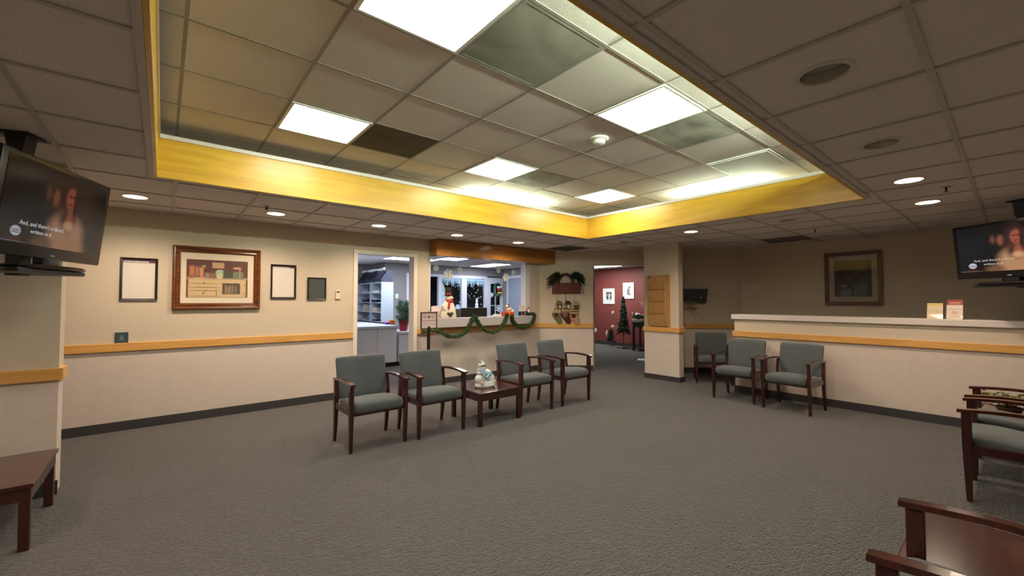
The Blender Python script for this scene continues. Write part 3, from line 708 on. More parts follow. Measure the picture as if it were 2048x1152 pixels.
bm = new(); box(bm, -.295, 0, .09, .5, .6, .68); obj('body', bm, M['lavwhite'], t)
bm = new(); box(bm, -.295, .05, 0, .5, .6, .09); obj('toe_kick', bm, M['black'], t)
bm = new(); box(bm, -.285, -.018, .1, .49, 0, .66, bev=.002, seg=1); dr = obj('door', bm, M['lavwhite'], t)
bm = new(); box(bm, -.297, -.03, .68, .52, .62, .725, bev=.004); obj('worktop', bm, M['lavwhite'], t)
# pigeonhole hutch: opens towards -X
t = thing('pigeonhole_hutch', 'pale grey pigeonhole shelf unit standing on the office worktop', 'shelf unit', (4.1, 9.9, .865))
shm = mat('hutch_laminate', (0.44, 0.50, 0.57), .5)
bm = new(); box(bm, 0, 0, 0, .31, .02, .99); obj('side_panel', bm, shm, t)
bm = new(); box(bm, 0, 1.63, 0, .31, 1.65, .99); obj('side_panel', bm, shm, t)
bm = new(); box(bm, .29, .02, 0, .31, 1.63, .99); obj('back_panel', bm, mat('hutch_back', (0.30, 0.30, 0.33), .6), t)
for z in (0, .235, .47, .715, .97):
    bm = new(); box(bm, 0, .02, z, .29, 1.63, z + .02); obj('shelf', bm, shm, t)
for y in (.72,):
    bm = new(); box(bm, 0, y, .02, .29, y + .02, .97); obj('divider', bm, shm, t)
# things on the shelves
def smallbox(nm, lab, cat, x, y, z, sx, sy, sz, m, rot=0, lid=None, grp='things in the pigeonholes'):
    t = thing(nm, lab, cat, (x, y, z), rot, grp)
    bm = new(); box(bm, -sx / 2, -sy / 2, 0, sx / 2, sy / 2, sz, bev=.004); obj('body', bm, m, t)
    if lid is not None:
        bm = new(); box(bm, -sx / 2 - .004, -sy / 2 - .004, sz, sx / 2 + .004, sy / 2 + .004, sz + .012, bev=.003); obj('lid', bm, lid, t)
    return t
tan = mat('kraft', (0.45, 0.36, 0.28), .8); pinkp = mat('pinkish_paper', (0.60, 0.46, 0.42), .8); bluep = mat('blue_box', (0.10, 0.22, 0.50), .5)
sh = lambda k: .865 + (0, .235, .47, .715)[k] + .021
smallbox('cardboard_box', 'tall kraft box in the left column, second pigeonhole from the bottom', 'box', 4.2, 11.05, sh(1), .16, .26, .17, tan)
smallbox('cardboard_box', 'small kraft box in the right column, second pigeonhole from the bottom', 'box', 4.2, 10.4, sh(1), .14, .28, .10, tan)
smallbox('blue_carton', 'blue carton in the lower left pigeonhole', 'box', 4.19, 10.75, sh(0), .14, .18, .13, bluep)
smallbox('form_tray', 'black form tray in the left column, second pigeonhole from the top', 'tray', 4.18, 10.95, sh(2), .2, .34, .08, M['black'])
smallbox('label_printer', 'black device with pale front in the right column, second pigeonhole from the top', 'office device', 4.17, 10.3, sh(2), .2, .30, .07, M['black'], lid=M['lavwhite'])
smallbox('stapler_box', 'low dark box in the lower right pigeonhole', 'box', 4.2, 10.35, sh(0), .18, .26, .035, M['black'])
def papers(nm, lab, x, y, z, n, sx, sy, m, seed):
    t = thing(nm, lab, 'paper', (x, y, z), 0, 'paper stacks in the pigeonholes'); rr = random.Random(seed)
    for k in range(n):
        b = bmesh.new(); box(b, -sx / 2, -sy / 2, 0, sx / 2, sy / 2, .009)
        bm = new(); merge(bm, b, Matrix.Translation((rr.uniform(-.01, .01), rr.uniform(-.02, .02), k * .0095)) @ Matrix.Rotation(rr.uniform(-.25, .25), 4, 'Z')); obj('sheaf', bm, m, t)
papers('paper_stack', 'loose pinkish papers in the top left pigeonhole', 4.2, 11.1, sh(3), 4, .2, .34, pinkp, 1)
papers('paper_stack', 'loose white papers in the top right pigeonhole', 4.2, 10.3, sh(3), 5, .2, .36, M['matw'], 2)
papers('paper_stack', 'sheets lying at the far end of the lower left pigeonhole', 4.2, 11.2, sh(0), 5, .2, .3, tan, 3)
# file holders on top of the hutch
for k, (y, lab) in enumerate(((9.93, 'navy sloped magazine file nearest on top of the hutch'), (10.55, 'navy sloped magazine file in the middle on top of the hutch'), (11.1, 'navy sloped magazine file furthest on top of the hutch'))):
    bm = new(); b = bmesh.new(); prism_xz(b, [(0, 0), (.29, 0), (.29, .29), (.16, .29), (0, .08)], 0, .02); merge(bm, b)
    b = bmesh.new(); prism_xz(b, [(0, 0), (.29, 0), (.29, .29), (.16, .29), (0, .08)], .40, .42); merge(bm, b)
    box(bm, .27, .02, 0, .29, .40, .29); box(bm, 0, .02, 0, .27, .40, .015); box(bm, 0, .02, .015, .012, .40, .08)
    o = obj('magazine_file', bm, M['navy'], loc=(4.11, y, 1.857)); tag(o, lab, 'file holder', 'magazine files on the hutch')
t = thing('paper_stack', 'white rumpled rolls of paper lying over the magazine files', 'paper', (4.22, 10.0, 2.155), 0)
bm = new(); pts = [(-.0 + .03 * math.sin(k * 1.3), .02 + k * .1, .03 + .012 * math.cos(k * 1.1)) for k in range(15)]; tube(bm, pts, [.028 + .01 * math.sin(k) for k in range(15)], 10); obj('paper_roll', bm, M['matw'], t, smooth=True)
# orange and purple box on worktop
t = thing('tape_dispenser', 'orange and purple desk item on the office worktop', 'desk item', (3.93, 9.0, .866))
bm = new(); box(bm, -.02, -.06, 0, .10, .06, .10, bev=.02, seg=3); obj('body', bm, M['orange'], t, smooth=True)
bm = new(); box(bm, -.11, -.05, 0, -.02, .05, .05, bev=.015, seg=3); obj('base', bm, M['purple'], t, smooth=True)
# potted plant in office
t = thing('potted_conifer', 'bushy blue-green plant in a dark red pot seen through the doorway', 'plant', (4.145, 8.75, .726))
bm = new(); lathe(bm, [(0, 0), (.085, 0), (.112, .235), (.118, .235), (.118, .25), (.10, .25), (.10, .20), (0, .20)], 28); obj('pot', bm, M['redpot'], t, smooth=True)
bm = new(); r3 = random.Random(5)
for k in range(130):
    a = r3.uniform(0, 2 * PI); h = r3.uniform(.22, .68); rr = .19 * math.sqrt(max(0.05, 1 - ((h - .40) / .33) ** 2)) * r3.uniform(.6, 1)
    p = [(0, 0, .2 + (h - .2) * .3), (rr * .6 * math.cos(a), rr * .6 * math.sin(a), h - .06), (rr * math.cos(a), rr * math.sin(a), h)]
    needles(bm, p, 60, .06, .006, rnd=r3)
obj('foliage', bm, M['needle_b'], t)
bm = new(); tube(bm, [(0, 0, .19), (0, 0, .45)], .012); obj('stem', bm, M['trunk'], t)
# wall switch in the office
t = thing('light_switch', 'white light switch on the grey office wall beside the hutch', 'switch', (4.82, 10.6, 1.52))
bm = new(); box(bm, -.04, -.008, -.06, .04, 0, .06, bev=.003); obj('plate', bm, M['white'], t)
bm = new(); box(bm, -.008, -.016, -.015, .008, -.008, .015); obj('toggle', bm, M['white'], t)

# ------------------------------------------------------------------ things on the reception ledge
Z1 = 1.106
# snowman with tall hat
t = thing('snowman_figurine', 'tall cream snowman with black top hat and red scarf on the reception ledge', 'figurine', (3.705, 6.13, Z1))
cream = mat('snowman_cream', (0.74, 0.66, 0.54), .75, bump=.3, bscale=60)
bm = new(); lathe(bm, [(0, 0), (.13, 0), (.142, .02), (.13, .09), (.118, .16), (.098, .23), (.06, .29), (0, .31)], 28, sx=1.12, sy=.6); ball(bm, (.02, 0, .335), .062, 1.05, .85, .95); obj('body', bm, cream, t, smooth=True)
bm = new(); lathe(bm, [(0, .375), (.065, .375), (.067, .385), (.05, .39), (.055, .50), (.045, .515), (0, .515)], 22, c=(.0, 0, 0), sy=.9); th_ = obj('top_hat', bm, M['tophat'], t, smooth=True)
bm = new(); lathe(bm, [(.05, .39), (.056, .392), (.056, .415), (.05, .418)], 22, sy=.9); obj('hat_band', bm, M['red'], th_, smooth=True)
bm = new(); lathe(bm, [(.045, .265), (.075, .27), (.078, .29), (.055, .305)], 22, c=(.015, 0, 0), sy=.85); tube(bm, [(-.01, -.065, .28), (-.03, -.078, .22), (-.035, -.075, .16)], .018, 8); obj('scarf', bm, M['red'], t, smooth=True)
bm = new(); lathe(bm, [(0, 0), (.010, 0), (0, .045)], 10); bmesh.ops.transform(bm, matrix=Matrix.Translation((.03, -.05, .335)) @ Matrix.Rotation(PI / 2, 4, 'X'), verts=bm.verts[:]); obj('nose', bm, M['orange'], t)
bm = new(); needles(bm, [(-.06, -.085, .08), (-.01, -.09, .05), (.03, -.085, .09)], 160, .05, .005); tube(bm, [(-.06, -.075, .09), (-.01, -.08, .05), (.03, -.075, .09)], .008); needles(bm, [(.10, 0, .12), (.12, 0, .2)], 60, .05, .005); tube(bm, [(.075, 0, .12), (.105, 0, .2)], .008); obj('pine_sprig', bm, M['needle_d'], t)
bm = new(); tube(bm, [(-.095, -.02, .24), (-.14, -.05, .20), (-.10, -.07, .15)], .014, 8); obj('arm', bm, cream, t, smooth=True)
# tissue box / pinkish box with papers at the left
t = thing('brochure_box', 'open pinkish box full of white papers behind the small stand sign', 'box', (3.425, 6.14, Z1))
bm = new(); box(bm, -.045, -.06, 0, .085, .06, .12, bev=.003); obj('box_body', bm, mat('pink_card', (0.50, 0.33, 0.31), .7), t)
bm = new(); rr = random.Random(8)
for k in range(6):
    b = bmesh.new(); box(b, -.05, -.002, 0, .09, .002, .14); merge(bm, b, Matrix.Translation((0.0 + .01 * k, -.04 + k * .015, .06)) @ Matrix.Rotation(rr.uniform(-.15, .35), 4, 'Y'))
obj('papers', bm, mat('pink_paper', (0.74, 0.62, 0.62), .7), t)
# monitors just behind the ledge (backs towards us)
mon = mat('monitor_grey', (0.06, 0.062, 0.065), .4)
for (x0, x1, ztop, lab, yy) in ((3.93, 4.22, 1.245, 'back of the shorter grey desk monitor beside the snowman', 6.52), (4.23, 4.83, 1.262, 'back of the wide dark desk monitor behind the reception ledge', 6.55)):
    t = thing('desk_monitor', lab, 'monitor', ((x0 + x1) / 2, yy, .76), 0, 'desk monitors behind the ledge')
    a = (x1 - x0) / 2; zt = ztop - .76
    bm = new(); box(bm, -a, 0, zt - .34, a, .035, zt, bev=.006); obj('screen_housing', bm, mon if 'shorter' in lab else M['black'], t)
    bm = new(); box(bm, -.03, .0, .02, .03, .03, zt - .2); box(bm, -.11, -.06, 0, .11, .12, .015, bev=.004); obj('stand', bm, M['black'], t)
    bm = new(); box(bm, -a + .012, .035, zt - .33, a - .012, .038, zt - .012); obj('screen', bm, M['bezel'], t)
t = thing('reception_desk', 'pale reception desk top behind the ledge window', 'desk', (4.5, 6.32, 0))
bm = new(); box(bm, -1.05, .01, .72, 1.0, .75, .758, bev=.003); obj('worktop', bm, M['lavwhite'], t)
bm = new(); box(bm, -1.05, .05, 0, -1.01, .7, .72); obj('end_panel', bm, M['lavwhite'], t); bm = new(); box(bm, .96, .05, 0, 1.0, .7, .72); obj('end_panel', bm, M['lavwhite'], t)
# paper pile
t = thing('paper_pile', 'rounded pile of white papers on the ledge beside the dark monitor', 'paper', (4.72, 6.12, Z1))
for k in range(5):
    b = bmesh.new(); s = 1 - k * .14; box(b, -.11 * s, -.045, 0, .11 * s, .045, .008, bev=.002, seg=1); bm = new(); merge(bm, b, Matrix.Translation((k * .006, 0, k * .009)) @ Matrix.Rotation(.06 * (k % 3 - 1), 4, 'Z')); obj('sheet', bm, mat('paper_cool', (0.62, 0.68, 0.74), .6) if k == 0 else M['matw'], t)
# gift / pumpkin like red and orange decoration
t = thing('gift_ornament', 'red and orange parcels ornament with a cream animal on top', 'ornament', (4.99, 6.12, Z1))
bm = new(); box(bm, -.12, -.04, 0, -.02, .04, .085, bev=.012, seg=3); box(bm, .035, -.04, 0, .13, .04, .08, bev=.012, seg=3); obj('red_parcel', bm, mat('parcel_red', (0.60, 0.05, 0.03), .5), t, smooth=True)
bm = new(); box(bm, -.03, -.045, 0, .04, .045, .095, bev=.012, seg=3); obj('orange_parcel', bm, M['orange'], t, smooth=True)
bm = new(); ball(bm, (.03, 0, .13), .05, 1.3, .7, .9); ball(bm, (-.02, -.01, .185), .03, 1, .9, 1); ball(bm, (.12, 0, .07), .04, .7, .8, 1.6); obj('animal', bm, cream, t, smooth=True)
bm = new(); lathe(bm, [(0, 0), (.03, 0), (.012, .05), (0, .055)], 14, c=(.02, 0, .18)); obj('hat', bm, M['navy'], t, smooth=True)
# calendar blocks reading 30 and a card behind
t = thing('block_calendar', 'small black block calendar with white digits at the ledge end', 'calendar', (5.345, 6.10, Z1))
bm = new(); box(bm, -.085, -.025, 0, .0, .025, .085, bev=.003); obj('block', bm, M['black'], t)
bm = new(); box(bm, .003, -.025, 0, .085, .025, .085, bev=.003); obj('block', bm, M['black'], t)
bm = new(); text_mesh(bm, '3', .07, TXZ(-.042, -.026, .05)); text_mesh(bm, '0', .07, TXZ(.044, -.026, .05)); box(bm, -.065, -.0265, .008, .065, -.025, .014); obj('digits', bm, M['matw'], t)
t = thing('note_card', 'plain cream card standing behind the black block calendar', 'card', (5.38, 6.165, Z1))
bm = new(); box(bm, -.07, -.003, 0, .075, .003, .205, bev=.001, seg=1); obj('card', bm, M['paper'], t)
bm = new(); prism_yz(bm, [(.003, 0), (.03, 0), (.003, .1)], -.003, .003); obj('easel_back', bm, M['paper'], t)
# little santa gnome
t = thing('gnome_figurine', 'tiny dark figure with red hat and white beard at the right end of the ledge', 'figurine', (5.53, 6.15, Z1))
bm = new(); lathe(bm, [(0, 0), (.05, 0), (.052, .02), (.035, .09), (0, .1)], 18); obj('body', bm, M['black'], t, smooth=True)
bm = new(); lathe(bm, [(0, .03), (.02, .05), (.03, .09), (.02, .12), (0, .125)], 16, c=(0, -.02, 0)); obj('beard', bm, M['snow'], t, smooth=True)
bm = new(); tube(bm, [(0, 0, .10), (.005, 0, .13), (.02, 0, .155), (.03, 0, .17)], [.034, .025, .012, .004], 12); obj('hat', bm, M['red'], t, smooth=True)
# hanging snowflakes
fl = [(3.623, 1.961, .06, 'small foam snowflake leftmost under the oak beam'), (3.873, 1.868, .098, 'large double foam snowflake third from the right wall side, above the snowman'), (4.112, 1.95, .06, 'small foam snowflake just right of the large one over the snowman'),
      (4.992, 1.981, .055, 'small foam snowflake left of the pair at the right end of the window'), (5.179, 1.852, .085, 'larger foam snowflake hanging lowest at the right end of the window'), (5.371, 1.958, .055, 'small foam snowflake rightmost under the oak beam')]
for i, (x, z, R, lab) in enumerate(fl):
    if i == 1: lab = 'largest foam snowflake hanging above the snowman hat'
    t = thing('hanging_snowflake', lab, 'snowflake', (x, 6.40, z), 0, 'foam snowflakes hanging in the reception window')
    bm = flake_bm(R, .012, w=.22); bmesh.ops.transform(bm, matrix=Matrix.Rotation(.25 * (i - 2), 4, 'Y'), verts=bm.verts[:]); obj('flake', bm, M['flake'], t)
    bm = flake_bm(R * .8, .012, w=.22); bmesh.ops.transform(bm, matrix=Matrix.Rotation(1.1, 4, 'Z') @ Matrix.Rotation(.4, 4, 'Y'), verts=bm.verts[:]); obj('cross_flake', bm, M['flake'], t)
    bm = new(); tube(bm, [(0, 0, R * .7), (0, 0, ZC - z - .001)], .0015, 5); obj('string', bm, M['string'], t)
# garlands
def garland(lab, pts, seed):
    # pts (x,z) on the ledge front; smooth by subdivision
    P = [Vector((x, y, z)) for x, y, z in pts]
    for _ in range(3):
        Q = [P[0]]
        for a, b in zip(P, P[1:]): Q += [a.lerp(b, .25), a.lerp(b, .75)]
        Q.append(P[-1]); P = Q
    bm = new(); tube(bm, P, .020, 8); rr = random.Random(seed)
    needles(bm, P, 6500 if len(P) > 90 else 3600, .056, .005, rnd=rr, spread=1.6)
    ng = len(bm.faces)
    o = obj('garland', bm, M['needle']); tag(o, lab, 'garland', 'pine garlands on the reception ledge')
    return o
yf = 6.0
garland('green pine garland in two swags from the stand sign to the ledge middle', [(3.22, 6.12, .90), (3.40, yf, .925), (3.52, yf, .87), (3.66, yf, .80), (3.84, yf, .795), (3.98, yf, .86), (4.06, yf, .98), (4.12, yf, 1.10), (4.16, yf, 1.135), (4.20, yf, 1.08), (4.27, yf, .96), (4.40, yf, .865), (4.55, yf, .82), (4.70, yf, .87), (4.80, yf, .97), (4.86, yf, 1.08), (4.885, yf, 1.13)], 11)
garland('green pine garland in a single swag at the right end of the ledge', [(4.99, yf, 1.115), (5.02, yf, 1.02), (5.12, yf, .92), (5.24, yf, .875), (5.38, yf, .885), (5.50, yf, .96), (5.56, yf, 1.05), (5.585, yf + .02, 1.12), (5.565, yf + .06, 1.135)], 12)
# stand sign
t = thing('floor_stand_sign', 'black pole stand holding a small framed notice beside the reception ledge', 'sign', (3.05, 5.6, 0))
bm = new(); lathe(bm, [(0, 0), (.16, 0), (.16, .012), (.03, .022), (0, .022)], 32); obj('base', bm, M['blackm'], t, smooth=True)
bm = new(); box(bm, -.022, -.012, .02, .022, .012, 1.02, bev=.003); obj('pole', bm, M['blackm'], t)
bm = new()
for b in ((-.135, -.02, .98, .135, .0, .992), (-.135, -.02, 1.215, .135, 0, 1.227), (-.135, -.02, .992, -.123, 0, 1.215), (.123, -.02, .992, .135, 0, 1.215)): box(bm, *b)
fr = obj('sign_frame', bm, mat('sign_brown', (0.05, 0.02, 0.018), .4), t)
bm = new(); box(bm, -.123, -.012, .992, .123, -.006, 1.215); obj('notice', bm, paint('notice_mat', (0.80, 0.66, 0.60), [('r', 0, 1.10, .123, .004, (0.5, 0.12, 0.10), .2), ('e', -.07, 1.155, .022, .022, (0.70, 0.42, 0.36), .3), ('e', 0.0, 1.155, .022, .022, (0.55, 0.16, 0.12), .3), ('e', .07, 1.155, .022, .022, (0.62, 0.45, 0.38), .3), ('e', .075, 1.158, .014, .014, (0.8, 0.66, 0.6), .3), ('r', -.06, 1.055, .04, .014, (0.70, 0.55, 0.52), .4), ('r', .05, 1.055, .05, .014, (0.70, 0.55, 0.52), .4)]), t)

# ------------------------------------------------------------------ left wall pictures
def ring_frame(w, h, fw, d, prof=None):
    """mitred frame, local x/z centred, back at y=0, front at y=-d"""
    prof = prof or [(0, 0), (0, -d), (fw * .35, -d * .85), (fw, -d * .6), (fw, 0)]
    bm = new(); corners = [(-w / 2, -h / 2), (w / 2, -h / 2), (w / 2, h / 2), (-w / 2, h / 2)]; sg = [(1, 1), (-1, 1), (-1, -1), (1, -1)]
    rows = []
    for (cx, cz), (sx, sz) in zip(corners, sg): rows.append([bm.verts.new((cx + sx * a, y, cz + sz * a)) for a, y in prof])
    n = len(prof)
    for i in range(4):
        A, B = rows[i], rows[(i + 1) % 4]
        for k in range(n): bm.faces.new((A[k], B[k], B[(k + 1) % n], A[(k + 1) % n]))
    return bm
def picture(nm, lab, loc, rotz, w, h, fw, d, fm, matm, pw, ph, pm, px=0, pz=0, prof=None, cat='picture', group=None, glass=True, psc=(1, 1)):
    t = thing(nm, lab, cat, loc, rotz, group)
    obj('frame', ring_frame(w, h, fw, d, prof), fm, t)
    if matm is not None:
        bm = new(); box(bm, -w / 2 + fw * .9, -d * .35, -h / 2 + fw * .9, w / 2 - fw * .9, -.002, h / 2 - fw * .9); obj('mat_board', bm, matm, t)
    bm = new(); box(bm, -pw / 2, -.0015, -ph / 2, pw / 2, .0015, ph / 2); obj('print', bm, pm, t, loc=(px, -d * .35 - .0018, pz)).scale = (psc[0], 1, psc[1])
    if glass:
        bm = new(); box(bm, -w / 2 + fw * .95, -.001, -h / 2 + fw * .95, w / 2 - fw * .95, .001, h / 2 - fw * .95); obj('glass', bm, M['glass'], t, loc=(0, -d * .45 - .002, 0))
    return t
pr_gold = [(0, 0), (0, -.03), (.012, -.042), (.028, -.038), (.040, -.026), (.055, -.030), (.066, -.022), (.075, -.020), (.075, 0)]
A_ = lambda c: tuple(v for v in c)
wk = lambda r, g, b: lin((r, g, b))
kit = [('r', 0, 0, .30, .20, wk(118, 72, 60), .02), ('r', .0, .12, .30, .09, wk(96, 58, 52), .3),
       ('r', 0, -.11, .265, .105, wk(205, 180, 140), .03), ('r', 0, .0, .275, .012, wk(196, 170, 140), .2),
       ('r', -.0, .145, .055, .03, wk(190, 155, 120), .15), ('e', .02, .065, .045, .035, wk(165, 190, 170), .2), ('e', .015, .03, .035, .03, wk(190, 195, 150), .2),
       ('r', .09, .05, .045, .045, wk(80, 78, 66), .3), ('r', .19, .04, .05, .04, wk(110, 128, 108), .2), ('e', .18, .12, .04, .012, wk(196, 150, 120), .3), ('r', .205, .06, .008, .06, wk(180, 130, 100), .3),
       ('r', -.235, .07, .022, .06, wk(190, 120, 75), .25), ('r', -.19, .075, .016, .05, wk(170, 120, 100), .3), ('r', -.15, .06, .018, .055, wk(200, 140, 100), .25), ('e', -.13, .13, .02, .015, wk(170, 140, 120), .4),
       ('r', -.10, .03, .02, .03, wk(150, 135, 125), .4), ('r', -.05, .03, .03, .03, wk(140, 105, 90), .5), ('e', -.235, .02, .02, .02, wk(150, 100, 80), .5),
       ('r', .125, -.105, .085, .06, wk(84, 76, 62), .06), ('r', .075, -.115, .012, .045, wk(150, 130, 100), .5), ('r', .105, -.12, .01, .04, wk(160, 140, 110), .5), ('r', .135, -.115, .013, .045, wk(140, 120, 92), .5), ('r', .17, -.12, .01, .04, wk(130, 118, 90), .5),
       ('r', -.13, -.055, .12, .0025, wk(120, 90, 60), .6), ('r', -.13, -.095, .11, .003, wk(90, 70, 52), .6), ('r', -.12, -.128, .105, .003, wk(86, 66, 50), .6), ('r', -.015, -.155, .003, .035, wk(120, 90, 60), .6), ('r', -.12, -.188, .105, .0025, wk(120, 95, 66), .6),
       ('e', -.13, -.155, .012, .007, wk(120, 100, 70), .4), ('e', -.13, -.045, .008, .006, wk(110, 90, 60), .4), ('e', .25, -.06, .006, .006, wk(120, 90, 60), .4), ('e', .25, -.16, .006, .006, wk(120, 90, 60), .4)]
picture('framed_picture', 'large brown framed print of a kitchen dresser on the left wall', (.520, H6, 1.667), 0, .876, .745, .075, .042, M['gold_frame'], M['matboard'], .565, .40, paint('kitchen_print', wk(118, 72, 60), kit, noise=.012, nscale=40), -.005, -.005, pr_gold, psc=(1.08, 1.12))
def notice(lab, x, z, w, h, band, seed):
    t = thing('framed_notice', lab, 'notice', (x, H6, z), 0, 'black framed notices on the left wall')
    obj('frame', ring_frame(w, h, .022, .018), M['frameblack'], t)
    bm = new(); box(bm, -w / 2 + .02, -.006, -h / 2 + .02, w / 2 - .02, -.002, h / 2 - .02); obj('sheet', bm, M['paper'], t)
    bm = new(); box(bm, -w / 2 + .021, -.0068, h / 2 - .022 - band, w / 2 - .021, -.006, h / 2 - .021); obj('header_band', bm, mat('header_purple', (0.12, 0.035, 0.07), .5), t)
    bm = new(); rr = random.Random(seed); xx = -w / 2 + .028
    while xx < w / 2 * .45:
        L = rr.uniform(.006, .02); box(bm, xx, -.0074, h / 2 - .024 - band * .78, xx + L, -.0068, h / 2 - .024 - band * .38); xx += L + .003
    obj('header_lettering', bm, M['matw'], t)
    bm = new(); box(bm, -w / 2 + .02, -.0095, -h / 2 + .02, w / 2 - .02, -.0085, h / 2 - .02); obj('glass', bm, M['glass'], t)
notice('black framed white notice with purple heading, leftmost on the left wall', -.202, 1.635, .312, .47, .032, 1)
notice('smaller black framed white notice right of the large kitchen print', 1.226, 1.648, .30, .45, .022, 2)
picture('framed_board', 'small dark framed grey-green board beside the thermostat', (1.64, H6, 1.562), 0, .243, .31, .02, .018, M['frameblack'], None, .21, .275, M['greyglass'], cat='board')
t = thing('thermostat', 'small white thermostat on the left wall near the doorway', 'thermostat', (1.924, H6, 1.485))
bm = new(); box(bm, -.031, -.022, -.064, .031, .003, .064, bev=.005); obj('case', bm, mat('cream_plastic', (0.72, 0.62, 0.50), .5), t)
bm = new(); box(bm, -.019, -.024, .025, .019, -.022, .048); obj('display', bm, M['greyglass'], t)
t = thing('wall_plaque', 'small blue plaque resting on the chair rail of the left wall', 'sign', (-.33, H6, .944))
bm = new(); box(bm, -.054, -.012, 0, .054, 0, .112, bev=.003); obj('plate', bm, mat('plaque_blue', (0.035, 0.065, 0.085), .45), t)
bm = new(); prism_xz(bm, [(-.018, .03), (.018, .03), (.018, .055), (.008, .075), (0, .09), (-.008, .075), (-.018, .055)], -.0135, -.012); box(bm, -.04, -.0135, .015, .04, -.012, .020); obj('emblem', bm, mat('plaque_mark', (0.12, 0.19, 0.22), .5), t)

# ------------------------------------------------------------------ diagonal wall decoration
DG = -PI / 4
s7 = math.sqrt(.5)
def dpt(u, out=0.0):   # point on the diagonal wall u metres from its left end, 'out' metres off the wall
    return (5.892 + s7 * u - s7 * out, 6.2 - s7 * u - s7 * out)
bx_, by_ = dpt(.542, .0)
t = thing('wall_decoration', 'red board with grapevine arch and pine sprays on the diagonal wall', 'decoration', (bx_, by_, 1.65), DG)
bm = new(); box(bm, -.286, -.035, -.108, .286, -.004, .105, bev=.004); obj('board', bm, M['redboard'], t)
bm = new()
for k in range(5):
    rr = random.Random(k); P = []
    for q in range(19):
        a = PI * q / 18; P.append((-.045 + (.125 + .012 * k + rr.uniform(-.006, .006)) * math.cos(a) + .03, -.03 - .008 * (k % 3), .09 + (.16 + .012 * k + rr.uniform(-.006, .006)) * math.sin(a)))
    tube(bm, P, .008, 6)
obj('grapevine_arch', bm, M['twig'], t)
rr = random.Random(21)
for nm, sgn, mt, cx, cz, R in (('pine_spray', -1, 'needle_o', -.20, .20, .17), ('pine_spray', 1, 'needle_d', .20, .23, .19)):
    bm = new()
    for k in range(44):
        a = rr.uniform(-.5, 1.2) if sgn > 0 else rr.uniform(PI - 1.2, PI + .5)
        L = rr.uniform(.12, .30) * (1.0 if abs(a) < 1.6 or 1 else 1)
        x0, z0 = cx * .55, .22
        P = [(x0, -.035, z0), (x0 + L * .5 * math.cos(a), -.05 - rr.uniform(0, .03), z0 + L * .35 * math.sin(a) + .02), (x0 + L * math.cos(a), -.045, z0 + L * .55 * math.sin(a) - .05 - rr.uniform(0, .07))]
        tube(bm, P, .003, 4); needles(bm, P, 90, .05, .0035, rnd=rr)
    P = [(cx * 1.2, -.04, .12), (cx * 1.55, -.045, .02), (cx * 1.75 if sgn > 0 else cx * 1.9, -.04, -.12 if sgn > 0 else -.0)]
    tube(bm, P, .004, 4); needles(bm, P, 60, .035, .003, rnd=rr); obj(nm, bm, M[mt], t)
# stockings
g1, r1, c1 = lin((104, 104, 74)), lin((84, 22, 20)), lin((178, 152, 116)); br = lin((70, 40, 26)); pk = lin((186, 140, 108))
def sock_mat(nm, top, stripes, foot, toe, heel, patch):
    bl = []
    bl += [('r', 0, -.03, .2, .035, top, .1)]
    for k in range(7): bl.append(('r', 0, -.075 - k * .022, .2, .0065, stripes[k % len(stripes)], .3))
    bl += [('r', 0, -.10, .042, .038, patch[0], .1), ('e', 0, -.10, .022, .026, patch[1], .2)]
    bl += [('r', .02, -.30, .2, .085, foot, .03), ('e', -.055, -.235, .035, .035, heel, .1), ('e', .085, -.345, .045, .04, toe, .1)]
    return paint(nm, c1, bl, rough=.9)
def stocking_bm():
    out = [(-.045, 0), (.05, -.012), (.048, -.11), (.052, -.20), (.075, -.27), (.105, -.325), (.105, -.365), (.075, -.385), (.035, -.37), (-.01, -.32), (-.06, -.275), (-.078, -.24), (-.068, -.20), (-.052, -.11)]
    P = [Vector((a, 0, b)) for a, b in out]
    for _ in range(2):
        Q = []
        for i in range(len(P)): Q += [P[i].lerp(P[(i + 1) % len(P)], .25), P[i].lerp(P[(i + 1) % len(P)], .75)]
        P = Q
    bm = new(); c = Vector((.0, 0, -.2))
    rows = []
    for y, s in ((-.002, 1.0), (-.016, .98), (-.024, .86)): rows.append([bm.verts.new((p.x * s, y, (p.z + .2) * (s if s > .9 else .93) - .2)) for p in P])
    n = len(P)
    for A, B in zip(rows, rows[1:]):
        for i in range(n): bm.faces.new((A[i], A[(i + 1) % n], B[(i + 1) % n], B[i]))
    bm.faces.new(rows[0][::-1]); bm.faces.new(rows[-1]); return bm
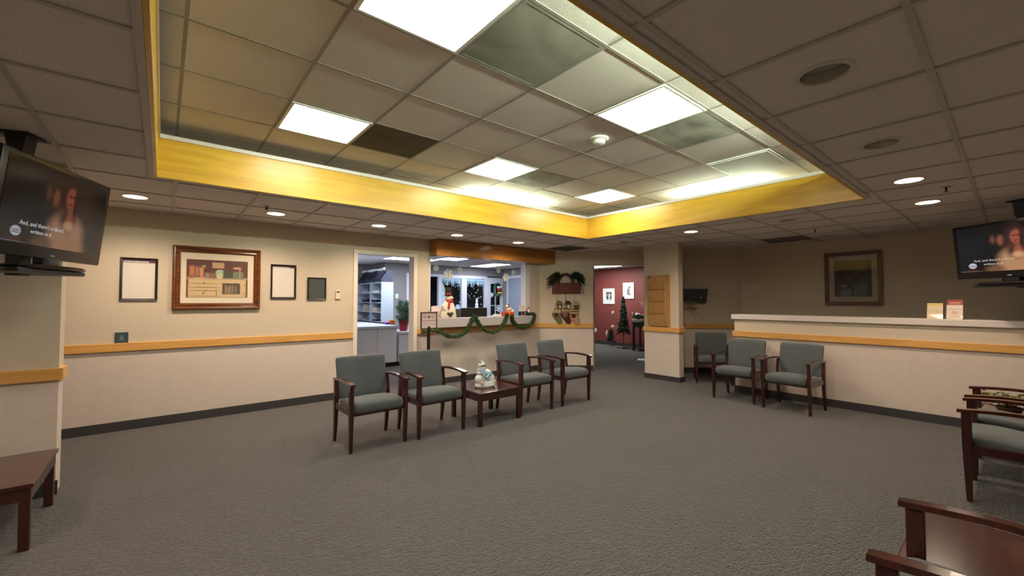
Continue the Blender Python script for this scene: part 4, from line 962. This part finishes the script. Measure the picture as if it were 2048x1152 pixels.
for (u, nm, lab, sm, lm, zz) in ((.400, 'stocking', 'green striped stocking with white bird patch, leftmost of the three', sock_mat('sock_green', g1, [g1, c1, c1], g1, br, br, (br, lin((190, 180, 150)))), mat('loop_green', g1, .9), 1.39),
                     (.575, 'stocking', 'dark red stocking with white patch, middle of the three', sock_mat('sock_red', r1, [r1, c1, lin((60, 50, 36))], r1, lin((120, 100, 80)), lin((130, 90, 80)), (lin((90, 96, 80)), lin((200, 190, 170)))), mat('loop_red', r1, .9), 1.39),
                     (.745, 'stocking', 'cream brown striped stocking with pink foot, rightmost of the three', sock_mat('sock_cream', lin((160, 138, 104)), [br, c1], pk, r1, r1, (br, lin((110, 60, 48)))), mat('loop_cream', c1, .9), 1.37)):
    x, y = dpt(u, .012); t = thing(nm, lab, 'stocking', (x, y, zz - .02), DG, 'stockings hanging under the red board')
    bm = stocking_bm(); bmesh.ops.transform(bm, matrix=Matrix.Rotation(.20, 4, 'Y'), verts=bm.verts[:]); o = obj('sock', bm, sm, t, smooth=True); o.scale = (1.3, 1.2, 1.24); o.location = (.012, 0, .03)
    bm = new(); tube(bm, [(-.04, -.008, -.01), (-.046, -.008, .06), (-.044, -.008, 1.542 - zz + .02)], .0065, 6); obj('hanging_loop', bm, lm, t)

# ------------------------------------------------------------------ literature rack on the column
t = thing('literature_rack', 'oak wall rack with four sloped magazine pockets on the column', 'magazine rack', (6.8, 4.055, .937), -PI / 2)
bm = new(); box(bm, -.2, -.018, 0, .2, 0, .915, bev=.003); obj('back_board', bm, M['rack'], t)
for sx in (-1, 1):
    bm = new(); prism_yz(bm, [(-.018, .0), (-.055, .04), (-.095, .20), (-.095, .85), (-.075, .90), (-.018, .915)], *( (-.2, -.182) if sx < 0 else (.150, .168))); obj('side_panel', bm, M['rack'], t)
for k in range(4):
    z0 = .01 + k * .215
    b = bmesh.new(); prism_yz(b, [(-.03, z0), (-.04, z0), (-.105, z0 + .20), (-.093, z0 + .205)], -.182, .150)
    bm = new(); merge(bm, b); obj('pocket_front', bm, M['rack'], t)

# ------------------------------------------------------------------ niche and dried twigs in the dim alcove
cxn, cyn = 7.98, 4.02
t = thing('sloping_metal_box', 'dark sloping metal box on the dim diagonal wall beside the column', 'wall box', (cxn, cyn, 1.48), DG)
bm = new(); prism_yz(bm, [(0, .145), (-.17, .145), (-.17, .12), (-.05, -.13), (0, -.13)], -.22, .20); obj('housing', bm, mat('niche_grey', (0.075, 0.08, 0.088), .35), t)
bm = new(); ball(bm, (.09, -.12, -.02), .022, 1.2, 1, .6); obj('chrome_knob', bm, M['steel'], t, smooth=True)
t = thing('dried_flowers', 'dried pale twig arrangement hanging below the dark wall box', 'dried flowers', (7.80, 4.04, 1.32), DG)
bm = new(); rr = random.Random(31)
for k in range(28):
    a = rr.uniform(0, PI * 2); L = rr.uniform(.08, .2); P = [(0, -.05, 0), (L * .5 * math.cos(a), -.08, L * .3 * math.sin(a) + .02), (L * math.cos(a) * 1.1, -.07 - rr.uniform(0, .05), L * .5 * math.sin(a))]
    tube(bm, P, .0035, 4); needles(bm, P, 12, .03, .004, rnd=rr)
for dx in (.06, .14): tube(bm, [(0, -.04, 0), (dx, -.03, -.15), (dx * 2, -.02, -.33)], .004, 4)
obj('twig', bm, mat('dried_straw', (0.36, 0.27, 0.15), .9), t)

# ------------------------------------------------------------------ back wall picture
vic = [('r', 0, .12, .26, .10, wk(52, 44, 34), .4), ('e', .05, .10, .05, .09, wk(70, 64, 54), .6), ('e', .11, .16, .06, .05, wk(74, 70, 60), .6), ('e', -.12, -.03, .10, .06, wk(60, 48, 38), .6), ('e', -.06, .0, .03, .02, wk(110, 92, 66), .6), ('e', .08, -.02, .09, .07, wk(66, 58, 52), .6),
       ('r', 0.0, -.10, .08, .05, wk(40, 42, 42), .4), ('e', -.13, -.12, .05, .02, wk(140, 124, 104), .7), ('r', .09, -.19, .09, .11, wk(84, 92, 92), .3), ('e', -.08, -.24, .12, .06, wk(112, 118, 124), .4), ('r', -.005, -.24, .014, .08, wk(42, 42, 42), .5), ('e', -.2, -.15, .06, .1, wk(60, 34, 26), .6), ('r', .21, -.10, .03, .2, wk(44, 50, 48), .5)]
picture('framed_picture', 'dark brown framed print in pale mat on the dim back wall', (8.6, 1.685, 1.757), -PI / 2, .74, .87, .06, .035, M['dk_frame'], mat('mat_sage', (0.42, 0.40, 0.31), .8), .48, .59, paint('dim_print', wk(70, 60, 48), vic, noise=.02, nscale=25), -.0, -.0)
# cards on the half wall
def standing_card(lab, y, w, h, m, extra, rotd, x=6.87):
    t = thing('sign_holder', lab, 'sign', (x, y, 1.188), -PI / 2 + math.radians(rotd), 'sign holders on the half wall')
    b = bmesh.new(); box(b, -w / 2, -.002, 0, w / 2, .002, h); bm = new(); merge(bm, b, Matrix.Rotation(-.14, 4, 'X')); sh_ = obj('sheet', bm, m, t)
    b = bmesh.new(); box(b, -w / 2 - .003, -.0045, 0, w / 2 + .003, -.0025, h + .003); bm = new(); merge(bm, b, Matrix.Rotation(-.14, 4, 'X')); obj('acrylic_front', bm, M['glass'], t)
    bm = new(); box(bm, -w / 2, -.01, 0, w / 2, .07, .003); obj('acrylic_foot', bm, M['glass'], t)
    extra(t)
M['cardy'] = paint('card_cream', (0.78, 0.64, 0.44), [('r', 0, .165, .07, .012, (0.75, 0.55, 0.13), .15), ('r', 0, .10, .045, .003, (0.6, 0.45, 0.3), .5), ('r', 0, .08, .05, .003, (0.6, 0.45, 0.3), .5), ('r', 0, .05, .04, .003, (0.6, 0.48, 0.33), .5)], emis=0)
M['cardw'] = paint('card_white', (0.80, 0.70, 0.60), [('r', 0, .115, .05, .003, (0.55, 0.45, 0.42), .5), ('r', 0, .04, .05, .003, (0.6, 0.5, 0.4), .5), ('r', 0, .025, .05, .003, (0.6, 0.5, 0.4), .5), ('e', -.0, .075, .028, .02, (0.72, 0.42, 0.36), .5)])
standing_card('cream notice with yellow top edge standing on the half wall', .605, .135, .182, M['cardy'], lambda t: None, -12)
def ex(t):
    b = bmesh.new(); box(b, -.065, .004, .10, .065, .008, .225); bm = new(); merge(bm, b, Matrix.Rotation(-.14, 4, 'X'))
    obj('red_leaflet', bm, paint('leaflet_red', (0.36, 0.06, 0.05), [('r', 0, .175, .045, .004, (0.72, 0.35, 0.28), .3), ('r', 0, .19, .048, .004, (0.72, 0.35, 0.28), .3)]), t)
standing_card('white notice with red leaflet behind it standing on the half wall', .448, .135, .162, M['cardw'], ex, -14)

# ------------------------------------------------------------------ hallway things
t = thing('christmas_tree', 'slim dark green tree on a thin trunk in front of the red wall', 'tree', (10.4, 7.38, 0))
bm = new(); tube(bm, [(0, 0, .02), (.01, .01, .3), (0, 0, .6), (0, 0, 1.3)], .02, 8); obj('trunk', bm, M['trunk'], t)
bm = new()
for a in (0, PI / 2): 
    b = bmesh.new(); box(b, -.2, -.02, 0, .2, .02, .03); merge(bm, b, Matrix.Rotation(a + .4, 4, 'Z'))
obj('cross_foot', bm, M['trunk'], t)
bm = new(); rr = random.Random(41)
for k in range(230):
    h = .45 + 1.0 * rr.random() ** 1.2; R = .20 * (1 - (h - .45) / 1.08) + .02; a = rr.uniform(0, 2 * PI)
    P = [(0, 0, h + .05), (R * .6 * math.cos(a), R * .6 * math.sin(a), h + .02), (R * math.cos(a), R * math.sin(a), h - .06)]
    needles(bm, P, 42, .05, .006, rnd=rr)
obj('foliage', bm, M['needle_d'], t)
bm = new()
for k in range(10):
    h = .55 + .085 * k; R = .20 * (1 - (h - .45) / 1.08) + .03; a = 2.1 * k + .6; ball(bm, (R * math.cos(a), R * math.sin(a), h), .018, n=6)
for q in range(60):
    a = q * .42; h = .5 + q * .0145; R = .21 * (1 - (h - .45) / 1.08) + .03; ball(bm, (R * math.cos(a), R * math.sin(a), h), .008, n=4)
obj('bead_garland', bm, mat('bead', (0.45, 0.40, 0.30), .4), t)
bm = new(); ball(bm, (-.20, .22, 1.02), .045, .8, .8, 1.5); ball(bm, (-.26, .18, .62), .055, 1, 1, 1); ball(bm, (-.3, .14, .655), .02); ball(bm, (-.22, .22, .66), .02); obj('cream_ornament', bm, mat('ornament_cream', (0.62, 0.50, 0.33), .7), t, smooth=True)
t = thing('small_tree', 'small dark green tree left of the slim tree by the red wall', 'tree', (10.6, 7.97, 0))
bm = new(); tube(bm, [(0, 0, 0), (0, 0, .5)], .012, 8); lathe(bm, [(0, 0), (.09, 0), (.08, .02), (0, .025)], 16); obj('trunk', bm, M['trunk'], t)
bm = new()
for k in range(70):
    h = .12 + .38 * rr.random(); R = .12 * (1 - (h - .12) / .42) + .02; a = rr.uniform(0, 2 * PI); needles(bm, [(0, 0, h + .03), (R * math.cos(a), R * math.sin(a), h)], 40, .045, .006, rnd=rr)
obj('foliage', bm, M['needle_d'], t)
bm = new(); tube(bm, [(-.08, .08, .48), (-.10, .10, .40), (-.11, .10, .33)], [.02, .022, .012], 8); obj('white_ribbon', bm, M['snow'], t, smooth=True)
t = thing('console_table', 'dark console table at the hallway edge beside the column', 'table', (10.3, 6.55, 0))
bm = new(); box(bm, -.2, -.45, .76, .2, .36, .80, bev=.006); obj('tabletop', bm, M['blackm'], t)
bm = new(); box(bm, -.17, -.42, .66, .17, .33, .76); obj('apron', bm, M['blackm'], t)
for x in (-.16, .16):
    for y in (-.41, .31):
        bm = new(); box(bm, x - .025, y - .025, .0, x + .025, y + .025, .66); obj('leg', bm, M['blackm'], t)
bm = new(); box(bm, -.17, -.42, .06, .17, .33, .08); obj('lower_shelf', bm, M['blackm'], t)
t = thing('flower_planter', 'white planter with green leaves and white blooms on the console table', 'plant', (10.2, 6.75, .801))
bm = new(); lathe(bm, [(0, 0), (.15, 0), (.19, .07), (.17, .07), (.14, .02), (0, .02)], 24, sx=.7); obj('planter', bm, M['white'], t, smooth=True)
bm = new()
for k in range(60):
    a = rr.uniform(0, 2 * PI); L = rr.uniform(.05, .24); P = [(0, 0, .10), (L * .5 * math.cos(a) * .6, L * .5 * math.sin(a), .13), (L * math.cos(a) * .6, L * math.sin(a), .16 + rr.uniform(-.05, .06))]
    needles(bm, P, 12, .06, .014, rnd=rr)
obj('leaves', bm, M['needle'], t)
bm = new()
for k in range(14):
    a = rr.uniform(0, 2 * PI); L = rr.uniform(.03, .22); ball(bm, (L * math.cos(a) * .6, L * math.sin(a), .2 + rr.uniform(-.02, .05)), .02, n=6)
obj('blossom', bm, M['snow'], t)
t = thing('dried_grass', 'pale feathery dried grass plume standing behind the planter', 'dried flowers', (10.44, 6.62, .801))
bm = new(); lathe(bm, [(0, 0), (.05, 0), (.07, .12), (.04, .2), (.035, .2), (0, .19)], 18); obj('vase', bm, M['blackm'], t, smooth=True)
bm = new()
for k in range(34):
    a = rr.uniform(0, 2 * PI); L = rr.uniform(.1, .3); P = [(0, 0, .2), (L * .3 * math.cos(a), L * .3 * math.sin(a), .52), (L * math.cos(a) * .8, L * math.sin(a), .60 - rr.uniform(0, .16))]
    tube(bm, P, .003, 4); needles(bm, P[1:], 26, .05, .003, rnd=rr)
obj('plume', bm, mat('plume', (0.55, 0.45, 0.32), .9), t)
pa = [('r', 0, .07, .085, .03, wk(70, 70, 76), .3), ('e', 0, .0, .075, .07, wk(120, 124, 130), .4), ('e', -.05, -.03, .03, .05, wk(50, 54, 64), .5), ('e', .055, -.03, .03, .05, wk(60, 64, 70), .5), ('e', .01, .0, .03, .06, wk(200, 200, 202), .4)]
picture('white_framed_print', 'white framed dark floral print, lower left of two on the red wall', (10.9, 8.262, 1.535), -PI / 2, .44, .49, .02, .03, M['matw'], M['matw'], .30, .30, paint('print_a', (0.74, 0.73, 0.72), pa), psc=(1.25, 1.35), group='white framed prints on the red wall', prof=[(0, 0), (0, -.03), (.02, -.03), (.02, 0)])
pb = [('r', .03, .08, .035, .014, wk(150, 70, 60), .4), ('e', .0, .0, .04, .08, wk(150, 140, 130), .5), ('e', -.03, -.03, .02, .06, wk(120, 116, 110), .5), ('r', .01, -.085, .05, .016, wk(110, 106, 104), .5)]
picture('white_framed_print', 'white framed pale sketch, upper right of two on the red wall', (10.9, 7.527, 1.70), -PI / 2, .39, .49, .02, .03, M['matw'], M['matw'], .26, .32, paint('print_b', (0.76, 0.75, 0.74), pb), psc=(1.25, 1.3), group='white framed prints on the red wall', prof=[(0, 0), (0, -.03), (.02, -.03), (.02, 0)])
t = thing('wall_outlet', 'white outlet plate low on the red wall', 'outlet', (10.9, 8.81, .44), -PI / 2)
bm = new(); box(bm, -.04, -.008, -.06, .04, 0, .06, bev=.003); obj('plate', bm, M['white'], t)
bm = new(); box(bm, -.015, -.010, .012, .015, -.008, .04); box(bm, -.015, -.010, -.04, .015, -.008, -.012); obj('socket', bm, M['matw'], t)
bm = new(); b = bmesh.new(); box(b, -.16, -.11, 0, .16, .11, .004); merge(bm, b)
o = obj('floor_paper', bm, M['matw'], loc=(8.75, 5.68, .001), rot=(0, 0, .5)); tag(o, 'white sheet lying on the hallway carpet beside the column', 'paper')

# ------------------------------------------------------------------ chairs
def make_chair():
    t = thing('waiting_chair', 'x', 'chair', (0, 0, 0))
    cushf = lambda co: Vector((co.x, co.y, co.z - .035 * max(0, (co.y + .1)) / .3))
    bm = new(); cushion(bm, -.247, -.262, .345, .247, .215, .455, .045, crown=.02, n=9, fn=cushf); obj('seat', bm, M['fabric'], t, smooth=True)
    def lean(co):
        u = (co.z - .42) / .40; return Vector((co.x * (1 + .03 * u), co.y + .085 * u + .02 * (1 - (co.x / .25) ** 2), co.z))
    bm = new(); cushion(bm, -.25, .165, .42, .25, .215, .825, .024, n=9, fn=lean); obj('backrest', bm, M['fabric'], t, smooth=True)
    for s in (-1, 1):
        x = s * .266
        bm = new()   # front leg, tapering, runs up to the arm
        def sec(z, cy, w, d): return [(x - w, cy - d, z), (x + w, cy - d, z), (x + w, cy + d, z), (x - w, cy + d, z)]
        def loft(bm, secs):
            R = [[bm.verts.new(p) for p in q] for q in secs]
            for A, B in zip(R, R[1:]):
                for k in range(4): bm.faces.new((A[k], A[(k + 1) % 4], B[(k + 1) % 4], B[k]))
            bm.faces.new(R[0][::-1]); bm.faces.new(R[-1])
            bmesh.ops.bevel(bm, geom=[e for e in bm.edges], offset=.003, segments=1, affect='EDGES')
        loft(bm, [sec(0, -.222, .014, .015), sec(.30, -.226, .019, .022), sec(.45, -.226, .02, .026), sec(.612, -.226, .018, .026)])
        obj('leg', bm, M['mahog'], t)
        bm = new(); loft(bm, [sec(0, .245, .013, .015), sec(.14, .222, .016, .018), sec(.32, .208, .019, .022), sec(.45, .208, .019, .022), sec(.606, .222, .016, .018)]); obj('leg', bm, M['mahog'], t)
        bm = new(); box(bm, x - .012, -.205, .335, x + .012, .19, .395, bev=.003, seg=1); obj('side_rail', bm, M['mahog'], t)
        bm = new()  # curved armrest
        R = []
        for q in range(13):
            u = q / 12; y = -.272 + .53 * u; z = .612 + .020 * math.sin(PI * min(1, u * 1.0)) - .004 * u
            w = .026 - .007 * u; th = .011
            R.append([bm.verts.new(p) for p in ((x - w, y, z - th + .008), (x + w, y, z - th + .008), (x + w, y, z + th + .008), (x - w, y, z + th + .008))])
        for A, B in zip(R, R[1:]):
            for k in range(4): bm.faces.new((A[k], A[(k + 1) % 4], B[(k + 1) % 4], B[k]))
        bm.faces.new(R[0][::-1]); bm.faces.new(R[-1]); bmesh.ops.bevel(bm, geom=[e for e in bm.edges if abs((e.verts[0].co - e.verts[1].co).normalized().y) > .9], offset=.005, segments=2, affect='EDGES')
        obj('armrest', bm, M['mahog_x'], t)
    bm = new(); box(bm, -.25, .19, .345, .25, .215, .385); obj('cross_rail', bm, M['mahog'], t)
    bm = new(); box(bm, -.25, -.225, .33, .25, -.2, .365); obj('cross_rail', bm, M['mahog'], t)
    return t
ch0 = make_chair()
seats = [(1.612, 4.14, 0, 'grey fabric waiting chair at the left end of the row facing the camera', 'centre'), (2.275, 4.10, 0, 'grey fabric waiting chair directly left of the snowman table', 'centre'),
         (3.625, 4.09, 0, 'grey fabric waiting chair directly right of the snowman table', 'centre'), (4.357, 4.09, 0, 'grey fabric waiting chair at the right end of the row facing the camera', 'centre'),
         (6.375, 2.555, -90, 'grey waiting chair at the left end of the half wall', 'wall'), (6.285, 1.865, -95, 'grey waiting chair standing alone against the middle of the half wall', 'wall'),
         (7.32, 3.375, -60, 'grey waiting chair in the dark alcove behind the end of the half wall', 'wall'),
         (1.945, .037, 180, 'nearest waiting chair at lower right with shiny wooden arms', 'near'), (4.628, .015, 180, 'waiting chair at the right edge, nearer of the adjoining pair with stacked arms', 'near'), (5.327, .015, 180, 'waiting chair at the right edge, further of the adjoining pair beside the plant', 'near')]
gr = {'centre': 'waiting chairs in the middle row', 'wall': 'waiting chairs by the half wall', 'near': 'waiting chairs along the right edge'}
for i, (x, y, r, lab, g) in enumerate(seats):
    o = ch0 if i == 0 else copy_tree(ch0)
    o.location = (x, y, 0); o.rotation_euler = (0, 0, math.radians(r)); o['label'] = lab; o['group'] = gr[g]

# ------------------------------------------------------------------ tables
def side_table(lab, cx, cy, w, d, top=.375):
    t = thing('side_table', lab, 'table', (cx, cy, 0), 0, 'low mahogany side tables')
    bm = new(); box(bm, -w / 2, -d / 2, top - .022, w / 2, d / 2, top, bev=.005); obj('tabletop', bm, M['mahog_x'], t)
    bm = new()
    for b in ((-w / 2 + .012, -d / 2 + .012, top - .095, w / 2 - .012, -d / 2 + .03, top - .022), (-w / 2 + .012, d / 2 - .03, top - .095, w / 2 - .012, d / 2 - .012, top - .022),
              (-w / 2 + .012, -d / 2 + .03, top - .095, -w / 2 + .03, d / 2 - .03, top - .022), (w / 2 - .03, -d / 2 + .03, top - .095, w / 2 - .012, d / 2 - .03, top - .022)): box(bm, *b)
    obj('apron', bm, M['mahog'], t)
    for sx in (-1, 1):
        for sy in (-1, 1):
            x, y = sx * (w / 2 - .036), sy * (d / 2 - .036); bm = new(); box(bm, x - .022, y - .022, 0, x + .022, y + .022, top - .022, bev=.002, seg=1); obj('leg', bm, M['mahog'], t)
side_table('low mahogany table in the middle row, holding the snowmen figurine', 3.012, 4.105, .63, .62)
side_table('low mahogany table against the left wing wall', -.85, 3.93, .63, .74, .372)
side_table('low mahogany table between the near chair and the aisle at lower right', 2.585, 0.03, .62, .6, .375)
side_table('low mahogany table beyond the far pair of chairs, holding leafy greenery', 5.99, .03, .6, .6, .375)
# glazed snowmen figurine
t = thing('snowmen_figurine', 'glazed white and pale blue snowmen figurine with striped hat on the middle table', 'figurine', (2.97, 4.07, .376))
gl = mat('glaze_white', (0.76, 0.76, 0.72), .25, coat=.4); gb = mat('glaze_blue', (0.33, 0.50, 0.60), .25, coat=.4)
bm = new(); lathe(bm, [(0, 0), (.12, 0), (.135, .02), (.12, .06), (0, .09)], 24, sy=.7); ball(bm, (-.065, 0, .09), .07, 1, .9, 1); ball(bm, (-.06, 0, .165), .05, 1, .9, 1); ball(bm, (-.045, -.005, .225), .042, 1, .95, 1)
ball(bm, (.075, 0, .085), .062, .9, .9, 1.2); ball(bm, (.045, .02, .15), .05, 1.2, .8, 1); ball(bm, (.10, -.02, .05), .04); ball(bm, (-.02, -.05, .05), .04, 1.2, .8, 1); obj('body', bm, gl, t, smooth=True)
bm = new(); lathe(bm, [(.03, .19), (.05, .195), (.05, .21), (.03, .215)], 18, c=(-.05, 0, 0)); tube(bm, [(-.08, -.045, .195), (-.07, -.07, .15), (-.03, -.075, .12), (.02, -.065, .15)], .014, 8); ball(bm, (.045, -.02, .15), .046, 1, .8, .8); ball(bm, (.0, -.055, .09), .035, 1.1, .6, .8); obj('blue_scarf', bm, gb, t, smooth=True)
bm = new(); lathe(bm, [(.044, .245), (.047, .25), (.045, .262), (.043, .264)], 20, c=(-.045, 0, 0)); lathe(bm, [(0, .305), (.02, .300), (.034, .285), (.03, .283), (0, .29)], 20, c=(-.05, 0, 0)); obj('black_stripe', bm, M['black'], t, smooth=True)
bm = new(); lathe(bm, [(0, .24), (.045, .245), (.044, .265), (.034, .288), (.015, .303), (0, .306)], 20, c=(-.047, 0, 0)); obj('hat', bm, gl, t, smooth=True)
bm = new(); tube(bm, [(-.085, -.05, .10), (-.09, -.065, .06), (-.07, -.07, .03)], .02, 8); obj('pink_mitten', bm, mat('glaze_pink', (0.72, 0.55, 0.50), .3), t, smooth=True)
# greenery on the far right table
t = thing('greenery_arrangement', 'sprig of yellow-green leaves and brown twigs on the far right side table', 'plant', (5.98, .06, .379))
bm = new()
for k in range(50):
    a = rr.uniform(0, 2 * PI); L = rr.uniform(.05, .2); P = [(0, 0, .08), (L * .6 * math.cos(a), L * .6 * math.sin(a), .10), (L * math.cos(a), L * math.sin(a), .10 + rr.uniform(-.03, .07))]
    needles(bm, P, 14, .05, .011, rnd=rr)
obj('leaves', bm, mat('moss', (0.20, 0.21, 0.05), .8), t)
bm = new(); tube(bm, [(0, 0, .02), (.02, -.05, .14), (.04, -.13, .20), (.05, -.19, .205)], .005, 6); tube(bm, [(0, 0, .02), (-.05, -.08, .12), (-.05, -.2, .17)], .004, 6); tube(bm, [(0, 0, .02), (-.02, .14, .06), (-.04, .2, .045)], .006, 6)
for p in ((-.05, -.2, .17), (-.03, .2, .045), (-.06, .17, .04), (.05, -.19, .205)): ball(bm, p, .014, n=6)
obj('twig', bm, M['twig'], t)
bm = new(); lathe(bm, [(0, 0), (.07, 0), (.09, .045), (.08, .045), (.06, .01), (0, .01)], 20); obj('bowl', bm, M['twig'], t, smooth=True)
# jar at the far left edge
t = thing('glass_candle_jar', 'pale yellow-green jar on the left table at the photo edge', 'jar', (-1.03, 3.98, .373))
bm = new(); lathe(bm, [(0, 0), (.05, 0), (.054, .01), (.05, .075), (.038, .09), (.04, .10), (.03, .10), (0, .095)], 24); obj('jar_body', bm, mat('jar_yellow', (0.55, 0.55, 0.30), .25), t, smooth=True)
bm = new(); lathe(bm, [(0, .10), (.042, .10), (.042, .118), (0, .12)], 24); obj('lid', bm, M['white'], t, smooth=True)

# ------------------------------------------------------------------ televisions
W_, Hh = .92, .57
def tvscreen(nm, k, bg=1.0):
    e = lambda r, g, b: tuple(v * k for v in lin((r, g, b)))
    sk, sh2 = e(150, 78, 54), e(175, 128, 92)
    sh_x = lambda L: [(q[0], q[1] - (.105 if q[1] > -.2 else 0)) + tuple(q[2:]) for q in L]
    return paint(nm, tuple(v * bg for v in e(16, 10, 10)), sh_x([
        ('r', .18, .02, .22, .20, tuple(v * bg for v in e(52, 34, 26)), .5), ('r', -.1, -.08, .12, .14, tuple(v * bg for v in e(22, 18, 22)), .6),
        ('e', -.0, .085, .022, .04, e(96, 56, 40), .6), ('e', .065, .07, .028, .048, e(130, 76, 54), .6),
        ('e', .185, .035, .095, .17, e(58, 30, 24), .4), ('e', .185, -.13, .15, .12, sh2, .35), ('e', .185, -.22, .17, .08, sh2, .35),
        ('e', .18, -.04, .07, .07, e(70, 36, 26), .5), ('e', .20, -.055, .035, .07, sk, .5), ('e', .195, -.085, .045, .03, e(196, 150, 110), .6),
        ('e', .19, .09, .045, .068, sk, .35), ('e', .175, .105, .012, .007, e(40, 16, 12), .6), ('e', .208, .105, .012, .007, e(40, 16, 12), .6), ('e', .188, .055, .018, .007, e(120, 30, 28), .6), ('e', .235, .07, .02, .1, e(50, 26, 20), .5),
        ('e', .0, -.215, .08, .035, e(110, 78, 56), .6), ('r', -.30, -.212, .045, .01, e(70, 14, 16), .5), ('e', -.30, -.17, .036, .028, e(190, 195, 200), .12), ('r', -.30, -.166, .026, .003, e(110, 90, 120), .4), ('r', -.30, -.178, .026, .003, e(110, 90, 120), .4),
        ('r', -.33, -.228, .09, .0022, e(120, 120, 120), .6)]), rough=.16, emis=1.0, coat=0.0, spec=.5)
capm = mat('caption_white', (0.2, 0.2, 0.2), .5, emit=(0.8, 0.8, 0.82), estr=.35)
def tv(lab, cx, cy, zc, nrm, k, tilt=8):
    ang = math.atan2(nrm[1], nrm[0]) + PI / 2     # local -Y faces nrm
    t = thing('television', lab, 'television', (cx, cy, zc), ang, 'televisions hung from the ceiling')
    tl = Matrix.Rotation(math.radians(tilt), 4, 'X')
    def put(nm, bm, m, **kw): 
        bmesh.ops.transform(bm, matrix=tl, verts=bm.verts[:]); return obj(nm, bm, m, t, **kw)
    bm = new(); box(bm, -W_ / 2, -.03, -Hh / 2, W_ / 2, .025, Hh / 2, bev=.01, seg=2); box(bm, -W_ / 2 + .08, .02, -Hh / 2 + .06, W_ / 2 - .08, .085, Hh / 2 - .05, bev=.02, seg=2); cab = put('housing', bm, M['bezel'], smooth=True)
    sc = bmesh.new(); box(sc, -W_ / 2 + .042, -.0015, -.235, W_ / 2 - .042, 0, .235)
    so = obj('screen', sc, tvscreen('tv_picture', k, 1.0 if k < 1 else .15), t, loc=tuple(tl @ Vector((0, -.0305, .022))), rot=(math.radians(tilt), 0, 0))
    bm = new(); text_mesh(bm, 'And, and there\'s a direct', .034, TXZ(-.115, -.0335, -.098)); text_mesh(bm, 'written in it', .034, TXZ(-.12, -.0335, -.138)); bmesh.ops.transform(bm, matrix=tl, verts=bm.verts[:]); obj('caption', bm, capm, t)
    bm = new(); ball(bm, (0, -.031, -.262), .02, 1, .15, .35, n=8); put('badge', bm, mat('badge_silver', (0.35, 0.35, 0.4), .3, metal=.8))
    bm = new(); lathe(bm, [(0, 0), (.20, 0), (.215, .008), (.20, .018), (.06, .028), (0, .028)], 36, c=(0, .03, -Hh / 2 - .062), sx=1.35, sy=.62); box(bm, -.07, .0, -Hh / 2 - .05, .07, .05, -Hh / 2 + .06, bev=.008); obj('pedestal', bm, M['bezel'], t, smooth=True)
    bm = new(); box(bm, -.30, -.03, -Hh / 2 - .09, .26, .20, -Hh / 2 - .063, bev=.006); box(bm, -.04, .12, -Hh / 2 - .10, .04, .19, .1); obj('carrier_tray', bm, M['blackm'], t)
    zt = ZC - zc
    bm = new(); box(bm, -.03, .13, .05, .03, .19, zt - .012, bev=.006); box(bm, -.10, .10, -.08, .10, .14, .1); prism_yz(bm, [(.13, zt - .15), (.19, zt - .15), (.21, zt - .012), (.11, zt - .012)], -.045, .045); box(bm, -.075, .085, zt - .014, .075, .235, zt - .002); obj('ceiling_mount', bm, M['blackm'], t)
    return t
tv('black wide television hung from the ceiling at the left edge', -.527, 3.777, 1.935, (.927, -.375), .5, 6)
tv('black wide television hung from the ceiling at the right edge', 6.455, .03, 1.915, (-.809, .588), 1.0, 5)

# ------------------------------------------------------------------ camera and light
cam = bpy.data.cameras.new('camera'); co = bpy.data.objects.new('camera', cam); C.objects.link(co); SC.camera = co
cam.sensor_fit = 'HORIZONTAL'; cam.sensor_width = 36; cam.lens = 36 * 839.07 / 2048; cam.clip_start = .02; cam.clip_end = 60
ya, pi_ = math.radians(50.199), math.radians(1.7066)
f = Vector((math.cos(ya) * math.cos(pi_), math.sin(ya) * math.cos(pi_), math.sin(pi_)))
co.location = (0, 0, 1.4); co.rotation_euler = f.to_track_quat('-Z', 'Y').to_euler()
w = bpy.data.worlds.new('world'); SC.world = w; w.use_nodes = True
w.node_tree.nodes['Background'].inputs[0].default_value = (0.02, 0.02, 0.02, 1); w.node_tree.nodes['Background'].inputs[1].default_value = 1
SC.view_settings.view_transform = 'Standard'; SC.view_settings.look = 'None'; SC.view_settings.gamma = 1; SC.view_settings.use_curve_mapping = False
SC.view_settings.exposure = 0.0
SC.cycles.max_bounces = 8; SC.cycles.diffuse_bounces = 5; SC.cycles.use_denoising = True
